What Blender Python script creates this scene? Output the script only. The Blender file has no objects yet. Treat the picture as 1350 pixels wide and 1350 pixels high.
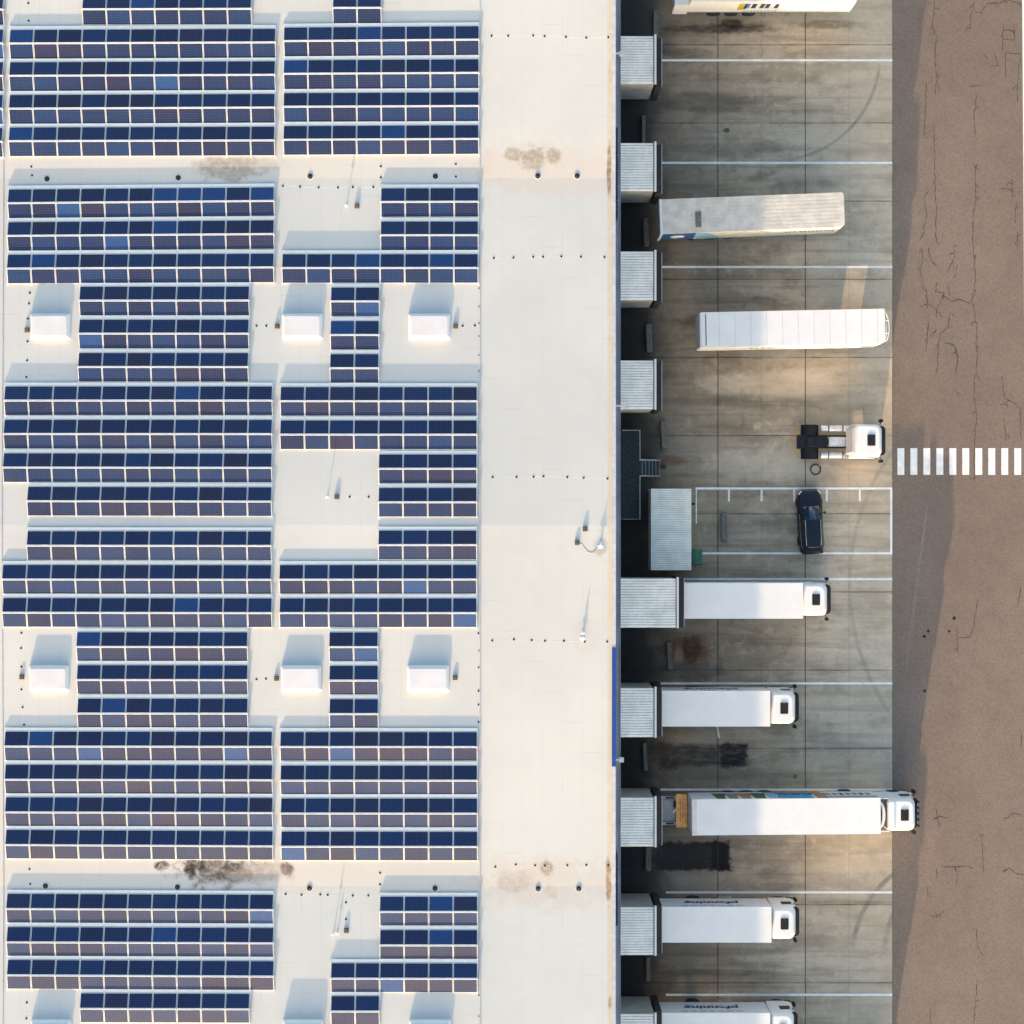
import bpy, math, random
from mathutils import Vector, Matrix
random.seed(7)
R = math.radians
sc = bpy.context.scene
COL = sc.collection

# ------------------------------------------------------------------ camera, sky, sun, exposure
HC, F = 130.0, 2306.0            # camera height (m), focal length in photo pixels
NX, NY = 675.0, 685.0            # point of the photo straight below the camera
cam_d = bpy.data.cameras.new('camera'); cam = bpy.data.objects.new('camera', cam_d); COL.objects.link(cam)
cam.location = (0, 0, HC); cam_d.sensor_width = 36.0; cam_d.lens = 36.0 * F / 1350.0
cam_d.shift_y = (NY - 675.0) / 1350.0
cam_d.clip_start = 1.0; cam_d.clip_end = 3000.0
sc.camera = cam
SUN_EL, SUN_AZ = 8.6, 188.7
w = bpy.data.worlds.new("World"); sc.world = w; w.use_nodes = True
nt = w.node_tree; bg = nt.nodes['Background']; sky = nt.nodes.new('ShaderNodeTexSky')
sky.sky_type = 'NISHITA'; sky.sun_disc = False; sky.sun_elevation = R(SUN_EL); sky.sun_rotation = R(SUN_AZ)
sky.air_density = 1.0; sky.dust_density = 3.4; sky.ozone_density = 1.0
nt.links.new(sky.outputs[0], bg.inputs[0]); bg.inputs[1].default_value = 0.14
sl = bpy.data.lights.new('sun', 'SUN'); sun = bpy.data.objects.new('sun', sl); COL.objects.link(sun)
sl.energy = 2.25; sl.angle = R(0.5); sl.color = (1.0, 0.70, 0.43)
sun.location = (-20, -60, 40)
az = R(SUN_AZ); ld = Vector((-math.sin(az) * math.cos(R(SUN_EL)), -math.cos(az) * math.cos(R(SUN_EL)), -math.sin(R(SUN_EL))))
sun.rotation_euler = ld.to_track_quat('-Z', 'Y').to_euler()
sc.view_settings.view_transform = 'Standard'; sc.view_settings.look = 'None'
sc.view_settings.exposure = 2.08; sc.view_settings.gamma = 1.0
sc.cycles.max_bounces = 8; sc.cycles.diffuse_bounces = 4

# ------------------------------------------------------------------ measuring
def P(px, py, z=0.0):
    k = (HC - z) / F
    return ((px - NX) * k, (NY - py) * k)
ROOF = 15.0
VAL = [(-700, .0), (-230, .38), (235, 0.0), (692, .38), (1168, 0.0), (1640, .38), (2100, 0)]
VALY = sorted([((NY - p) * (HC - ROOF) / F, h) for p, h in VAL])
def zr(y):
    for (a, ha), (b, hb) in zip(VALY, VALY[1:]):
        if a <= y <= b:
            return ROOF + ha + (hb - ha) * (y - a) / (b - a)
    return ROOF
def PR(px, py, dz=0.0):
    z = ROOF
    for _ in range(3):
        x, y = P(px, py, z + dz); z = zr(y)
    return x, y, z

# ------------------------------------------------------------------ mesh helpers
class MB:
    def __init__(s): s.v = []; s.f = []; s.m = []; s.sm = []
    def add(s, vs, fs, mi=0, smooth=False):
        n = len(s.v); s.v += [tuple(a) for a in vs]
        for f in fs: s.f.append([n + i for i in f]); s.m.append(mi); s.sm.append(smooth)
    def box(s, x0, x1, y0, y1, z0, z1, mi=0):
        vs = [(x0,y0,z0),(x1,y0,z0),(x1,y1,z0),(x0,y1,z0),(x0,y0,z1),(x1,y0,z1),(x1,y1,z1),(x0,y1,z1)]
        s.add(vs, [(0,3,2,1),(4,5,6,7),(0,1,5,4),(1,2,6,5),(2,3,7,6),(3,0,4,7)], mi)
    def loft(s, rings, mi=0, smooth=False, caps=(True, True)):
        n = len(rings[0]); vs = [p for r in rings for p in r]; fs = []
        for k in range(len(rings) - 1):
            for i in range(n):
                j = (i + 1) % n
                fs.append((k*n+i, k*n+j, (k+1)*n+j, (k+1)*n+i))
        s.add(vs, fs, mi, smooth)
        if caps[0]: s.add(rings[0], [tuple(range(n))[::-1]], mi)
        if caps[1]: s.add(rings[-1], [tuple(range(n))], mi)
    def tube(s, pts, r, n=6, mi=0, closed=False):
        pts = [Vector(p) for p in pts]; rings = []
        for i, p in enumerate(pts):
            a = pts[i-1] if (i or closed) else p; b = pts[(i+1) % len(pts)] if (i < len(pts)-1 or closed) else p
            d = (b - a).normalized(); u = d.cross(Vector((0,0,1)))
            if u.length < .01: u = d.cross(Vector((0,1,0)))
            u.normalize(); q = u.cross(d)
            rings.append([p + r*(math.cos(2*math.pi*k/n)*u + math.sin(2*math.pi*k/n)*q) for k in range(n)])
        if closed: rings.append(rings[0])
        s.loft(rings, mi, True, (not closed, not closed))
    def cyl(s, x, y, z0, z1, r, n=16, mi=0, r1=None):
        r1 = r if r1 is None else r1
        s.loft([[(x+a*math.cos(2*math.pi*k/n), y+a*math.sin(2*math.pi*k/n), z) for k in range(n)] for a, z in ((r,z0),(r1,z1))], mi, False)
    def ycyl(s, x, z, y0, y1, prof, n=24, mi=0):     # lathe about the y axis; prof = [(t, radius)]
        rings = [[(x+r*math.cos(2*math.pi*k/n), y0+(y1-y0)*t, z+r*math.sin(2*math.pi*k/n)) for k in range(n)] for t, r in prof]
        s.loft(rings, mi, True)
    def build(s, name, mats, parent=None, loc=(0,0,0), rotz=0.0):
        me = bpy.data.meshes.new(name); me.from_pydata(s.v, [], s.f)
        for m in (mats if isinstance(mats, (list, tuple)) else [mats]): me.materials.append(m)
        me.polygons.foreach_set('material_index', s.m); me.polygons.foreach_set('use_smooth', s.sm); me.update()
        import bmesh
        bm = bmesh.new(); bm.from_mesh(me); bmesh.ops.recalc_face_normals(bm, faces=bm.faces[:]); bm.to_mesh(me); bm.free()
        o = bpy.data.objects.new(name, me); COL.objects.link(o); o.location = loc; o.rotation_euler = (0,0,rotz)
        if parent: o.parent = parent
        return o
def rrect(x0, x1, y0, y1, z, r, n=5):
    pts = []
    for cx, cy, a0 in ((x1-r,y1-r,0),(x0+r,y1-r,90),(x0+r,y0+r,180),(x1-r,y0+r,270)):
        for k in range(n+1):
            a = R(a0 + 90*k/n); pts.append((cx+r*math.cos(a), cy+r*math.sin(a), z))
    return pts
def rrect4(x0, x1, y0, y1, z, rs, n=5):              # own radius per corner: +x+y, -x+y, -x-y, +x-y
    pts = []
    for (sx, sy, a0), r in zip(((1,1,0),(-1,1,90),(-1,-1,180),(1,-1,270)), rs):
        cx = x1-r if sx > 0 else x0+r; cy = y1-r if sy > 0 else y0+r
        for k in range(n+1):
            a = R(a0 + 90*k/n); pts.append((cx+r*math.cos(a), cy+r*math.sin(a), z))
    return pts
def tag(o, label=None, cat=None, group=None, kind=None):
    if label: o['label'] = label
    if cat: o['category'] = cat
    if group: o['group'] = group
    if kind: o['kind'] = kind
    return o
def thing(name, label, cat, loc=(0,0,0), rotz=0.0, group=None):
    o = bpy.data.objects.new(name, None); COL.objects.link(o); o.empty_display_size = .2
    o.location = loc; o.rotation_euler = (0,0,rotz); return tag(o, label, cat, group)
def copy_tree(o, parent=None):
    kids = list(o.children); c = o.copy(); COL.objects.link(c)
    if parent: c.parent = parent
    for k in kids: copy_tree(k, c)
    return c

# ------------------------------------------------------------------ node helpers
class NG:
    def __init__(s, name):
        s.mat = bpy.data.materials.new(name); s.mat.use_nodes = True; s.t = s.mat.node_tree
        s.b = s.t.nodes['Principled BSDF']
    def n(s, typ, **kw):
        o = s.t.nodes.new(typ)
        for k, v in kw.items(): setattr(o, k, v)
        return o
    def put(s, sock, v):
        if isinstance(v, bpy.types.NodeSocket): s.t.links.new(v, sock)
        elif v is not None:
            sock.default_value = (*v, 1.0) if (isinstance(v, tuple) and len(v) == 3 and sock.type == 'RGBA') else v
    def m(s, op, a, b=None, c=None, clamp=False):
        o = s.n('ShaderNodeMath', operation=op, use_clamp=clamp); s.put(o.inputs[0], a)
        if b is not None: s.put(o.inputs[1], b)
        if c is not None: s.put(o.inputs[2], c)
        return o.outputs[0]
    def mr(s, v, a, b, c=0.0, d=1.0, smooth=True):
        o = s.n('ShaderNodeMapRange', interpolation_type='SMOOTHSTEP' if smooth else 'LINEAR')
        for i, q in enumerate((v, a, b, c, d)): s.put(o.inputs[i], q)
        return o.outputs[0]
    def mix(s, f, a, b, blend='MIX'):
        o = s.n('ShaderNodeMix', data_type='RGBA', blend_type=blend); s.put(o.inputs[0], f); s.put(o.inputs[6], a); s.put(o.inputs[7], b)
        return o.outputs[2]
    def noise(s, vec, scale, detail=4, rough=.55, dist=0.0, stretch=None):
        if stretch:
            mp = s.n('ShaderNodeMapping'); s.put(mp.inputs[0], vec); mp.inputs[3].default_value = stretch; vec = mp.outputs[0]
        o = s.n('ShaderNodeTexNoise'); s.put(o.inputs['Vector'], vec); o.inputs['Scale'].default_value = scale
        o.inputs['Detail'].default_value = detail; o.inputs['Roughness'].default_value = rough; o.inputs['Distortion'].default_value = dist
        return o.outputs[0]
    def pos(s):
        return s.n('ShaderNodeNewGeometry').outputs['Position']
    def xyz(s, v):
        o = s.n('ShaderNodeSeparateXYZ'); s.put(o.inputs[0], v); return o.outputs
    def bump(s, h, strength=.3, dist=.02):
        o = s.n('ShaderNodeBump'); o.inputs['Strength'].default_value = strength; o.inputs['Distance'].default_value = dist
        s.put(o.inputs['Height'], h); s.t.links.new(o.outputs[0], s.b.inputs['Normal'])
    def fin(s, col, rough=.6, metal=0.0, spec=None):
        s.put(s.b.inputs['Base Color'], col); s.put(s.b.inputs['Roughness'], rough); s.put(s.b.inputs['Metallic'], metal)
        if spec is not None: s.put(s.b.inputs['Specular IOR Level'], spec)
        return s.mat
def plain(name, col, rough=.5, metal=0.0, spec=None, var=.12, scale=3.0):
    g = NG(name); tc = g.n('ShaderNodeTexCoord').outputs['Object']
    a = g.noise(tc, scale, 5, .6); f = g.mr(a, .35, .7, 1 - var, 1 + var * .5)
    c = g.mix(1.0, col, g.n('ShaderNodeCombineColor').outputs[0], 'MULTIPLY')
    cc = c.node.inputs[7].links[0].from_node
    for i in range(3): g.put(cc.inputs[i], f)
    return g.fin(c, rough, metal, spec)
def blob(g, X, Y, NW, px, py, rx, ry, z=0.0, edge=.35, rect=False):
    """mask of a stain centred on the place seen at px,py, radii in photo pixels"""
    k = (HC - z) / F; cx, cy = P(px, py, z)
    dx = g.m('DIVIDE', g.m('SUBTRACT', X, cx), rx * k); dy = g.m('DIVIDE', g.m('SUBTRACT', Y, cy), ry * k)
    if rect: d = g.m('MAXIMUM', g.m('ABSOLUTE', dx), g.m('ABSOLUTE', dy))
    else: d = g.m('SQRT', g.m('ADD', g.m('MULTIPLY', dx, dx), g.m('MULTIPLY', dy, dy)))
    d = g.m('ADD', d, NW)
    return g.mr(d, 1.0 - edge, 1.0 + edge, 1.0, 0.0)

# ------------------------------------------------------------------ materials
def mat_roof():
    g = NG('roof_membrane'); p = g.pos(); X, Y, Z = g.xyz(p)
    big = g.noise(p, .09, 4, .6); fine = g.noise(p, 1.4, 6, .7); mid = g.noise(p, .5, 5, .6, .4)
    c = g.mix(g.mr(big, .35, .65), (.515, .532, .522), (.575, .585, .565))
    c = g.mix(g.mr(mid, .45, .75, 0, .6), c, (.585, .565, .54))
    c = g.mix(g.mr(fine, .35, .72, .0, .32), c, (.54, .53, .50))
    # welded sheet seams
    fx = g.m('FRACT', g.m('MULTIPLY', X, 1/1.32)); sx = g.m('LESS_THAN', g.m('ABSOLUTE', g.m('SUBTRACT', fx, .5)), .022)
    fadex = g.mr(g.noise(p, .35, 3, .6), .35, .65, .05, .55)
    c = g.mix(g.m('MULTIPLY', sx, fadex), c, (.50, .49, .465))
    fy = g.m('FRACT', g.m('ADD', g.m('MULTIPLY', Y, 1/14.6), g.m('MULTIPLY', g.m('FLOOR', g.m('ADD', g.m('MULTIPLY', X, 1/1.32), .5)), .137)))
    sy = g.m('LESS_THAN', g.m('ABSOLUTE', g.m('SUBTRACT', fy, .5)), .0022)
    c = g.mix(g.m('MULTIPLY', sy, .28), c, (.40, .39, .36))
    # stains round the drains and in the valleys
    nw = g.m('MULTIPLY', g.m('SUBTRACT', g.noise(p, 1.0, 6, .65, .6), .5), 2.4)
    nf = g.noise(p, 2.2, 6, .75, .3)
    def blotch(px, py, rx, ry, col, k, **kw):
        nonlocal c
        m = blob(g, X, Y, nw, px, py, rx, ry, ROOF, **kw)
        c = g.mix(g.m('MULTIPLY', m, g.mr(nf, .3, .62, k*.35, k)), c, col)
    blotch(330, 215, 420, 24, (.60, .55, .48), .5); blotch(330, 1152, 420, 26, (.58, .52, .45), .6)
    blotch(715, 222, 105, 36, (.56, .49, .43), .6); blotch(715, 1166, 100, 30, (.53, .48, .43), .65)
    blotch(298, 222, 42, 15, (.30, .25, .20), .8); blotch(345, 217, 30, 9, (.42, .34, .26), .5)
    blotch(286, 1149, 46, 18, (.10, .075, .055), .95); blotch(254, 1143, 14, 12, (.03, .02, .015), .97); blotch(212, 1140, 10, 7, (.05, .03, .02), .97)
    blotch(308, 1143, 14, 8, (.06, .045, .035), .9); blotch(345, 1152, 38, 14, (.36, .29, .23), .8); blotch(377, 1148, 8, 9, (.14, .1, .08), .9)
    blotch(702, 210, 16, 14, (.30, .25, .18), .8); blotch(728, 205, 9, 10, (.30, .26, .18), .8); blotch(677, 203, 12, 8, (.33, .28, .22), .75)
    blotch(722, 1147, 9, 10, (.30, .20, .12), .8); blotch(680, 1162, 24, 14, (.40, .36, .31), .7); blotch(728, 1176, 8, 10, (.45, .40, .33), .6)
    blotch(768, 838, 17, 20, (.52, .48, .46), .55); blotch(790, 722, 9, 12, (.33, .30, .29), .7); blotch(28, 895, 6, 12, (.6, .55, .5), .5)
    # cream grime along the east edge
    ex = P(803.5, 0, ROOF)[0]
    m = g.mr(g.m('ABSOLUTE', g.m('SUBTRACT', X, ex)), .04, .22, 1.0, 0.0)
    c = g.mix(g.m('MULTIPLY', m, g.mr(fine, .3, .7, .3, .95)), c, (.56, .48, .32))
    blotch(803, 225, 3.0, 32, (.22, .14, .09), .9); blotch(802, 1160, 3.0, 30, (.28, .19, .10), .9); blotch(804, 1320, 2.5, 9, (.25, .18, .1), .8); blotch(804, 95, 2.5, 14, (.5, .4, .25), .7)
    g.bump(g.m('ADD', g.m('MULTIPLY', sx, .3), mid), .15, .03)
    return g.fin(c, .7, spec=.25)
def mat_concrete():
    g = NG('yard_concrete'); p = g.pos(); X, Y, Z = g.xyz(p)
    big = g.noise(p, .10, 4, .6, .3, (.6, 1.6, 1)); mid = g.noise(p, .45, 6, .62, .5, (.45, 1.5, 1)); fine = g.noise(p, 3.5, 8, .75)
    strk = g.noise(p, .6, 6, .65, .2, (.12, 2.2, 1))
    c = g.mix(g.mr(big, .3, .7), (.37, .325, .25), (.55, .50, .405))
    c = g.mix(g.mr(mid, .44, .66, 0, .72), c, (.19, .162, .12))
    c = g.mix(g.mr(mid, .28, .40, .55, 0), c, (.68, .62, .50))
    c = g.mix(g.mr(strk, .46, .66, 0, .62), c, (.14, .122, .095))
    c = g.mix(g.mr(fine, .35, .7, 0, .34), c, (.21, .18, .14))
    # each cast slab has its own tone
    sx = (1177 - NX) * HC / F; sp = 6.50; spy = 5.81; y0 = P(0, 59.0)[1]
    ux = g.m('MULTIPLY', g.m('SUBTRACT', X, sx), 1/sp); uy = g.m('MULTIPLY', g.m('SUBTRACT', Y, y0), 1/spy)
    wn = g.n('ShaderNodeTexWhiteNoise', noise_dimensions='2D'); cv = g.n('ShaderNodeCombineXYZ')
    g.put(cv.inputs[0], g.m('FLOOR', ux)); g.put(cv.inputs[1], g.m('FLOOR', uy)); g.put(wn.inputs['Vector'], cv.outputs[0])
    c = g.mix(g.m('MULTIPLY', wn.outputs['Value'], .32), c, (.22, .195, .15))
    cl = g.noise(p, .9, 8, .70, .3); cl2 = g.noise(p, .28, 6, .66, .4)
    c = g.mix(g.mr(cl, .52, .70, 0, .42), c, (.60, .54, .43)); c = g.mix(g.mr(cl, .30, .47, .5, 0), c, (.12, .10, .078))
    c = g.mix(g.mr(cl2, .54, .72, 0, .5), c, (.15, .125, .095))
    # worn, oily ground nearer the docks, wall shade painted in; cleaner towards the road
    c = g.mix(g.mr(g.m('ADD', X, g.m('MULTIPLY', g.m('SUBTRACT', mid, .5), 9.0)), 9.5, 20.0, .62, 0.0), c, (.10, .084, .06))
    c = g.mix(g.mr(g.m('ADD', X, g.m('MULTIPLY', g.m('SUBTRACT', mid, .5), 3.0)), 8.2, 11.2, .85, 0.0), c, (.016, .016, .017))  # near-black strip along the wall: dirt plus recess shade painted in
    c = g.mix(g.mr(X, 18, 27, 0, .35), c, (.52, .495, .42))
    nw = g.m('MULTIPLY', g.m('SUBTRACT', g.noise(p, 1.3, 6, .68, .5), .5), 1.3)
    nf = g.noise(p, 1.6, 6, .75, .3, (.5, 1.5, 1)); nws = g.m('MULTIPLY', nw, .62)
    def blotch(px, py, rx, ry, col, k, **kw):  # yard stains, and a few pale bands of painted glow
        nonlocal c
        solid = kw.pop('solid', False)
        m = blob(g, X, Y, nws if kw.get('rect') else nw, px, py, rx, ry, 0.0, **kw)
        c = g.mix(g.m('MULTIPLY', m, g.mr(nf, .3, .6, k*(.95 if solid else .5), k)), c, col)
    blotch(912, 1129, 50, 19, (.012, .012, .012), .97, rect=True, edge=.13, solid=True)
    blotch(950, 1129, 12, 19, (.008, .008, .008), .95, rect=True, edge=.15, solid=True)
    blotch(930, 996, 54, 15, (.03, .029, .028), .9, rect=True, edge=.3); blotch(968, 996, 18, 16, (.012, .012, .013), .95, rect=True, edge=.15)
    blotch(868, 992, 16, 16, (.05, .026, .012), .9); blotch(880, 1008, 14, 8, (.02, .016, .012), .9)
    blotch(903, 858, 34, 21, (.12, .062, .03), .9); blotch(912, 856, 13, 17, (.045, .022, .012), .9); blotch(850, 866, 14, 14, (.06, .035, .02), .8); blotch(895, 866, 6, 12, (.26, .2, .16), .7)
    blotch(885, 607, 17, 6, (.17, .09, .05), .8); blotch(874, 615, 5, 4, (.03, .02, .015), .9)
    blotch(950, 38, 75, 6, (.035, .03, .025), .85); blotch(1090, 32, 40, 6, (.06, .055, .045), .6); blotch(965, 32, 14, 7, (.012, .011, .01), .9)
    blotch(930, 425, 36, 9, (.06, .055, .045), .7); blotch(958, 172, 4, 3, (.01, .01, .01), .9); blotch(930, 135, 60, 13, (.075, .07, .06), .6)
    blotch(960, 195, 90, 7, (.09, .085, .08), .5); blotch(905, 70, 36, 6, (.08, .072, .055), .6); blotch(1000, 528, 70, 10, (.10, .095, .085), .5)
    blotch(1035, 505, 70, 20, (.62, .57, .47), .42); blotch(960, 505, 40, 14, (.52, .49, .41), .5); blotch(1010, 615, 80, 20, (.50, .475, .40), .5)  # pale bands south of the trailer paint in its bounced sunlight
    blotch(900, 885, 60, 12, (.05, .05, .05), .65); blotch(920, 1163, 60, 9, (.30, .285, .26), .5); blotch(1020, 1130, 40, 12, (.3, .24, .18), .4)
    blotch(1120, 1010, 4, 10, (.38, .30, .22), .8); blotch(1048, 1024, 3, 3, (.04, .04, .04), .8); blotch(930, 1020, 80, 9, (.09, .09, .09), .5)
    blotch(940, 1282, 90, 4, (.07, .068, .06), .6); blotch(1120, 1190, 60, 3, (.14, .135, .125), .6); blotch(960, 1255, 80, 6, (.10, .1, .09), .4)
    # tyre marks
    def tyre(px, py, rad, wpx, qx, qy, k):
        nonlocal c
        cx, cy = P(px, py); kk = HC / F
        dx = g.m('SUBTRACT', X, cx); dy = g.m('SUBTRACT', Y, cy)
        d = g.m('SQRT', g.m('ADD', g.m('MULTIPLY', dx, dx), g.m('MULTIPLY', dy, dy)))
        a = g.mr(g.m('ABSOLUTE', g.m('SUBTRACT', d, rad*kk)), wpx*kk*.3, wpx*kk, 1.0, 0.0)
        for q, v in ((qx, dx), (qy, dy)):
            if q: a = g.m('MULTIPLY', a, g.mr(g.m('MULTIPLY', v, float(q)), 0.0, 2.5))
        c = g.mix(g.m('MULTIPLY', a, g.mr(mid, .3, .6, k, k*.4)), c, (.085, .085, .085))
    tyre(1020, 72, 140, 3, 1, -1, .6); tyre(1262, 1262, 138, 4.5, -1, 1, .75); tyre(1330, 1268, 165, 5, -1, 1, .5)
    tyre(1420, 770, 300, 4, -1, 0, .35)
    # slab joints
    jx = g.m('ABSOLUTE', g.m('SUBTRACT', g.m('FRACT', g.m('ADD', ux, .5)), .5)); jy = g.m('ABSOLUTE', g.m('SUBTRACT', g.m('FRACT', g.m('ADD', uy, .5)), .5))
    jm = g.m('MAXIMUM', g.m('MULTIPLY', g.m('LESS_THAN', jx, .0062), .8), g.m('MULTIPLY', g.m('LESS_THAN', jy, .0066), g.mr(mid, .35, .6, .3, .75)))
    c = g.mix(jm, c, (.03, .03, .028))
    # hairline saw cuts half way
    hx = g.m('LESS_THAN', g.m('ABSOLUTE', g.m('SUBTRACT', g.m('FRACT', ux), .5)), .004)
    c = g.mix(g.m('MULTIPLY', hx, .25), c, (.06, .06, .055))
    c = g.mix(1.0, c, (1.22, 1.10, .99), 'MULTIPLY')
    c = g.mix(g.mr(g.m('ADD', X, g.m('MULTIPLY', g.m('SUBTRACT', cl2, .5), 5.0)), 9.3, 12.6, .84, 0.0), c, (.026, .024, .022))  # second near-black fade by the wall, dirt with painted shade again
    g.bump(g.m('SUBTRACT', g.m('MULTIPLY', fine, .4), jm), .35, .02)
    return g.fin(c, g.mr(mid, .3, .7, .62, .85), spec=.35)
def mat_asphalt():
    g = NG('road_asphalt'); p = g.pos(); X, Y, Z = g.xyz(p)
    big = g.noise(p, .07, 4, .6); mid = g.noise(p, .6, 5, .6, .3); fine = g.noise(p, 9.0, 8, .85); spk = g.noise(p, 4.0, 4, .8)
    c = g.mix(g.mr(big, .35, .65), (.225, .172, .138), (.262, .204, .165))
    c = g.mix(g.mr(mid, .4, .75, 0, .35), c, (.17, .13, .108))
    c = g.mix(g.mr(fine, .40, .64, 0, .6), c, (.08, .064, .054)); c = g.mix(g.mr(fine, .30, .42, .4, 0), c, (.27, .24, .215))
    c = g.mix(g.mr(spk, .55, .75, 0, .22), c, (.22, .19, .165))
    nw = g.m('MULTIPLY', g.m('SUBTRACT', g.noise(p, 2.5, 4, .6), .5), .9)
    for (px, py, rx, ry) in ((1218.5,839,2.2,2),(1224,832,1.6,2.2),(1258,815,2,2.4),(1251.5,832.5,1.7,1.5),(1219,911,1.6,2)):
        c = g.mix(blob(g, X, Y, nw, px, py, rx, ry, 0), c, (.01, .01, .01))
    lx = P(1213, 0)[0]   # old scuffed line running up the lane
    sl_ = g.m('SUBTRACT', g.m('SUBTRACT', X, lx), g.m('MULTIPLY', g.m('SUBTRACT', Y, P(0, 740)[1]), .13))
    dd = g.mr(g.m('ABSOLUTE', sl_), .03, .10, 1.0, 0.0); lim = g.m('MULTIPLY', g.mr(Y, P(0, 900)[1], P(0, 840)[1]), g.mr(Y, P(0, 690)[1], P(0, 655)[1], 1, 0))
    c = g.mix(g.m('MULTIPLY', g.m('MULTIPLY', dd, lim), g.mr(mid, .35, .6, .05, .28)), c, (.4, .38, .36))
    g.bump(fine, .5, .01)
    return g.fin(c, .85, spec=.3)
def mat_panel():
    g = NG('solar_cells'); tc = g.n('ShaderNodeTexCoord').outputs['Object']; X, Y, Z = g.xyz(tc)
    rnd = g.n('ShaderNodeObjectInfo').outputs['Random']
    r2 = g.m('FRACT', g.m('MULTIPLY', rnd, 37.7))
    c = g.mix(g.mr(rnd, 0, 1, smooth=False), (.002, .012, .055), (.001, .027, .105))
    c = g.mix(g.mr(r2, .80, 1.0, 0, .6), c, (.022, .015, .035))
    c = g.mix(g.m('GREATER_THAN', g.m('FRACT', g.m('MULTIPLY', rnd, 91.3)), .965), c, (.006, .055, .19))
    ux = g.m('MULTIPLY', g.m('ADD', X, .78), 10/1.56); uy = g.m('MULTIPLY', g.m('ADD', Y, .46), 6/.92)
    wn = g.n('ShaderNodeTexWhiteNoise', noise_dimensions='3D'); cv = g.n('ShaderNodeCombineXYZ')
    g.put(cv.inputs[0], g.m('FLOOR', ux)); g.put(cv.inputs[1], g.m('FLOOR', uy)); g.put(cv.inputs[2], rnd); g.put(wn.inputs['Vector'], cv.outputs[0])
    c = g.mix(g.m('MULTIPLY', wn.outputs['Value'], .30), c, (.014, .018, .06))
    ex = g.m('ABSOLUTE', g.m('SUBTRACT', g.m('FRACT', ux), .5)); ey = g.m('ABSOLUTE', g.m('SUBTRACT', g.m('FRACT', uy), .5))
    ln = g.m('GREATER_THAN', g.m('MAXIMUM', ex, ey), .462)
    c = g.mix(g.m('MULTIPLY', ln, .6), c, (.10, .11, .17))
    dust = g.noise(g.pos(), .35, 4, .6)
    return g.fin(c, g.mr(dust, .3, .7, .43, .55), spec=.32)
M = {}
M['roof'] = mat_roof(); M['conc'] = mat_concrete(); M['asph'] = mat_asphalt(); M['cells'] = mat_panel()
M['alu'] = plain('aluminium', (.80, .80, .80), .45, .15, var=.15)
M['frame'] = plain('module_frame', (.82, .82, .81), .5, 0.0, .4)
M['ground'] = plain('far_ground', (.16, .15, .12), .9, scale=.05)
M['white'] = plain('white_paint', (.78, .785, .775), .4, var=.04, scale=.8)
M['whitedirty'] = plain('weathered_white', (.70, .685, .65), .5, var=.08, scale=1.6)
M['lid'] = plain('skylight_lid', (.66, .66, .68), .4, var=.06, scale=.7)
M['cream'] = plain('cream_side', (.72, .68, .58), .5, var=.12, scale=1.0)
M['line'] = plain('road_paint', (.88, .87, .84), .6, var=.12, scale=1.5)
M['ribwhite'] = plain('ribbed_sheet', (.93, .92, .87), .45, var=.15, scale=.9)
M['contwhite'] = plain('container_sheet', (.92, .89, .78), .5, var=.12, scale=1.2)
M['groove'] = plain('grey_groove', (.52, .53, .51), .7, var=.3, scale=2.0)  # greyer than the sheet, set in the grooves to bring out the ribs
M['beige'] = plain('grimy_beige', (.66, .625, .56), .55, var=.16, scale=1.3)
M['gapplate'] = plain('pale_gap_plate', (.82, .80, .73), .5, var=.05)
M['grey'] = plain('grey_cladding', (.36, .36, .345), .6, var=.2, scale=1.0)
M['bluegrey'] = plain('blue_grey_sheet', (.24, .27, .32), .45, var=.2, scale=.6)
M['lilac'] = plain('edge_trim', (.52, .52, .56), .5, var=.12)
M['blue'] = plain('blue_fascia', (.012, .055, .28), .4)
M['navy'] = plain('navy_metal', (.015, .03, .075), .4)
M['rubber'] = plain('black_rubber', (.018, .018, .02), .7, var=.3)
M['tyre'] = plain('tyre_rubber', (.02, .02, .022), .8, var=.3, scale=8)
M['blackpl'] = plain('black_plastic', (.02, .021, .025), .65, spec=.2, var=.3)
M['steel'] = plain('galvanised_steel', (.42, .43, .43), .5, .3, var=.25)
M['darkgrid'] = plain('dark_grating', (.035, .05, .055), .6, var=.4, scale=5)
M['block'] = plain('rough_concrete', (.19, .18, .15), .9, var=.4, scale=5)
M['brown'] = plain('brown_block', (.10, .065, .045), .8, var=.4, scale=12)
M['green'] = plain('green_plastic', (.03, .13, .07), .5, var=.3)
M['orange'] = plain('orange_platform', (.97, .47, .14), .6, var=.22, scale=3)
M['glass'] = plain('dark_glass', (.012, .016, .022), .08, spec=.6, var=.1)
M['carpaint'] = plain('dark_blue_paint', (.007, .010, .020), .28, 0.0, spec=.45, var=.1)
M['carglass'] = plain('blue_glass', (.008, .05, .09), .2, spec=.5)
M['chrome'] = plain('bright_metal', (.65, .66, .68), .25, .8)
M['lamp'] = plain('lamp_lens', (.75, .72, .62), .15)
M['yellow'] = plain('yellow_lens', (.60, .45, .03), .3)
M['textnavy'] = plain('navy_lettering', (.015, .03, .12), .5)
M['textgrey'] = plain('grey_lettering', (.20, .22, .25), .6)
M['sideN'] = plain('pale_grey_side', (.70, .71, .74), .45, var=.06)
M['dkblue'] = plain('deep_blue_side', (.012, .09, .25), .45)
M['ltblue'] = plain('pale_blue_side', (.28, .48, .66), .5)
M['skyblue'] = plain('bright_blue_side', (.06, .34, .58), .45)
M['tan'] = plain('tan_side', (.42, .24, .13), .6, var=.35)
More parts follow.
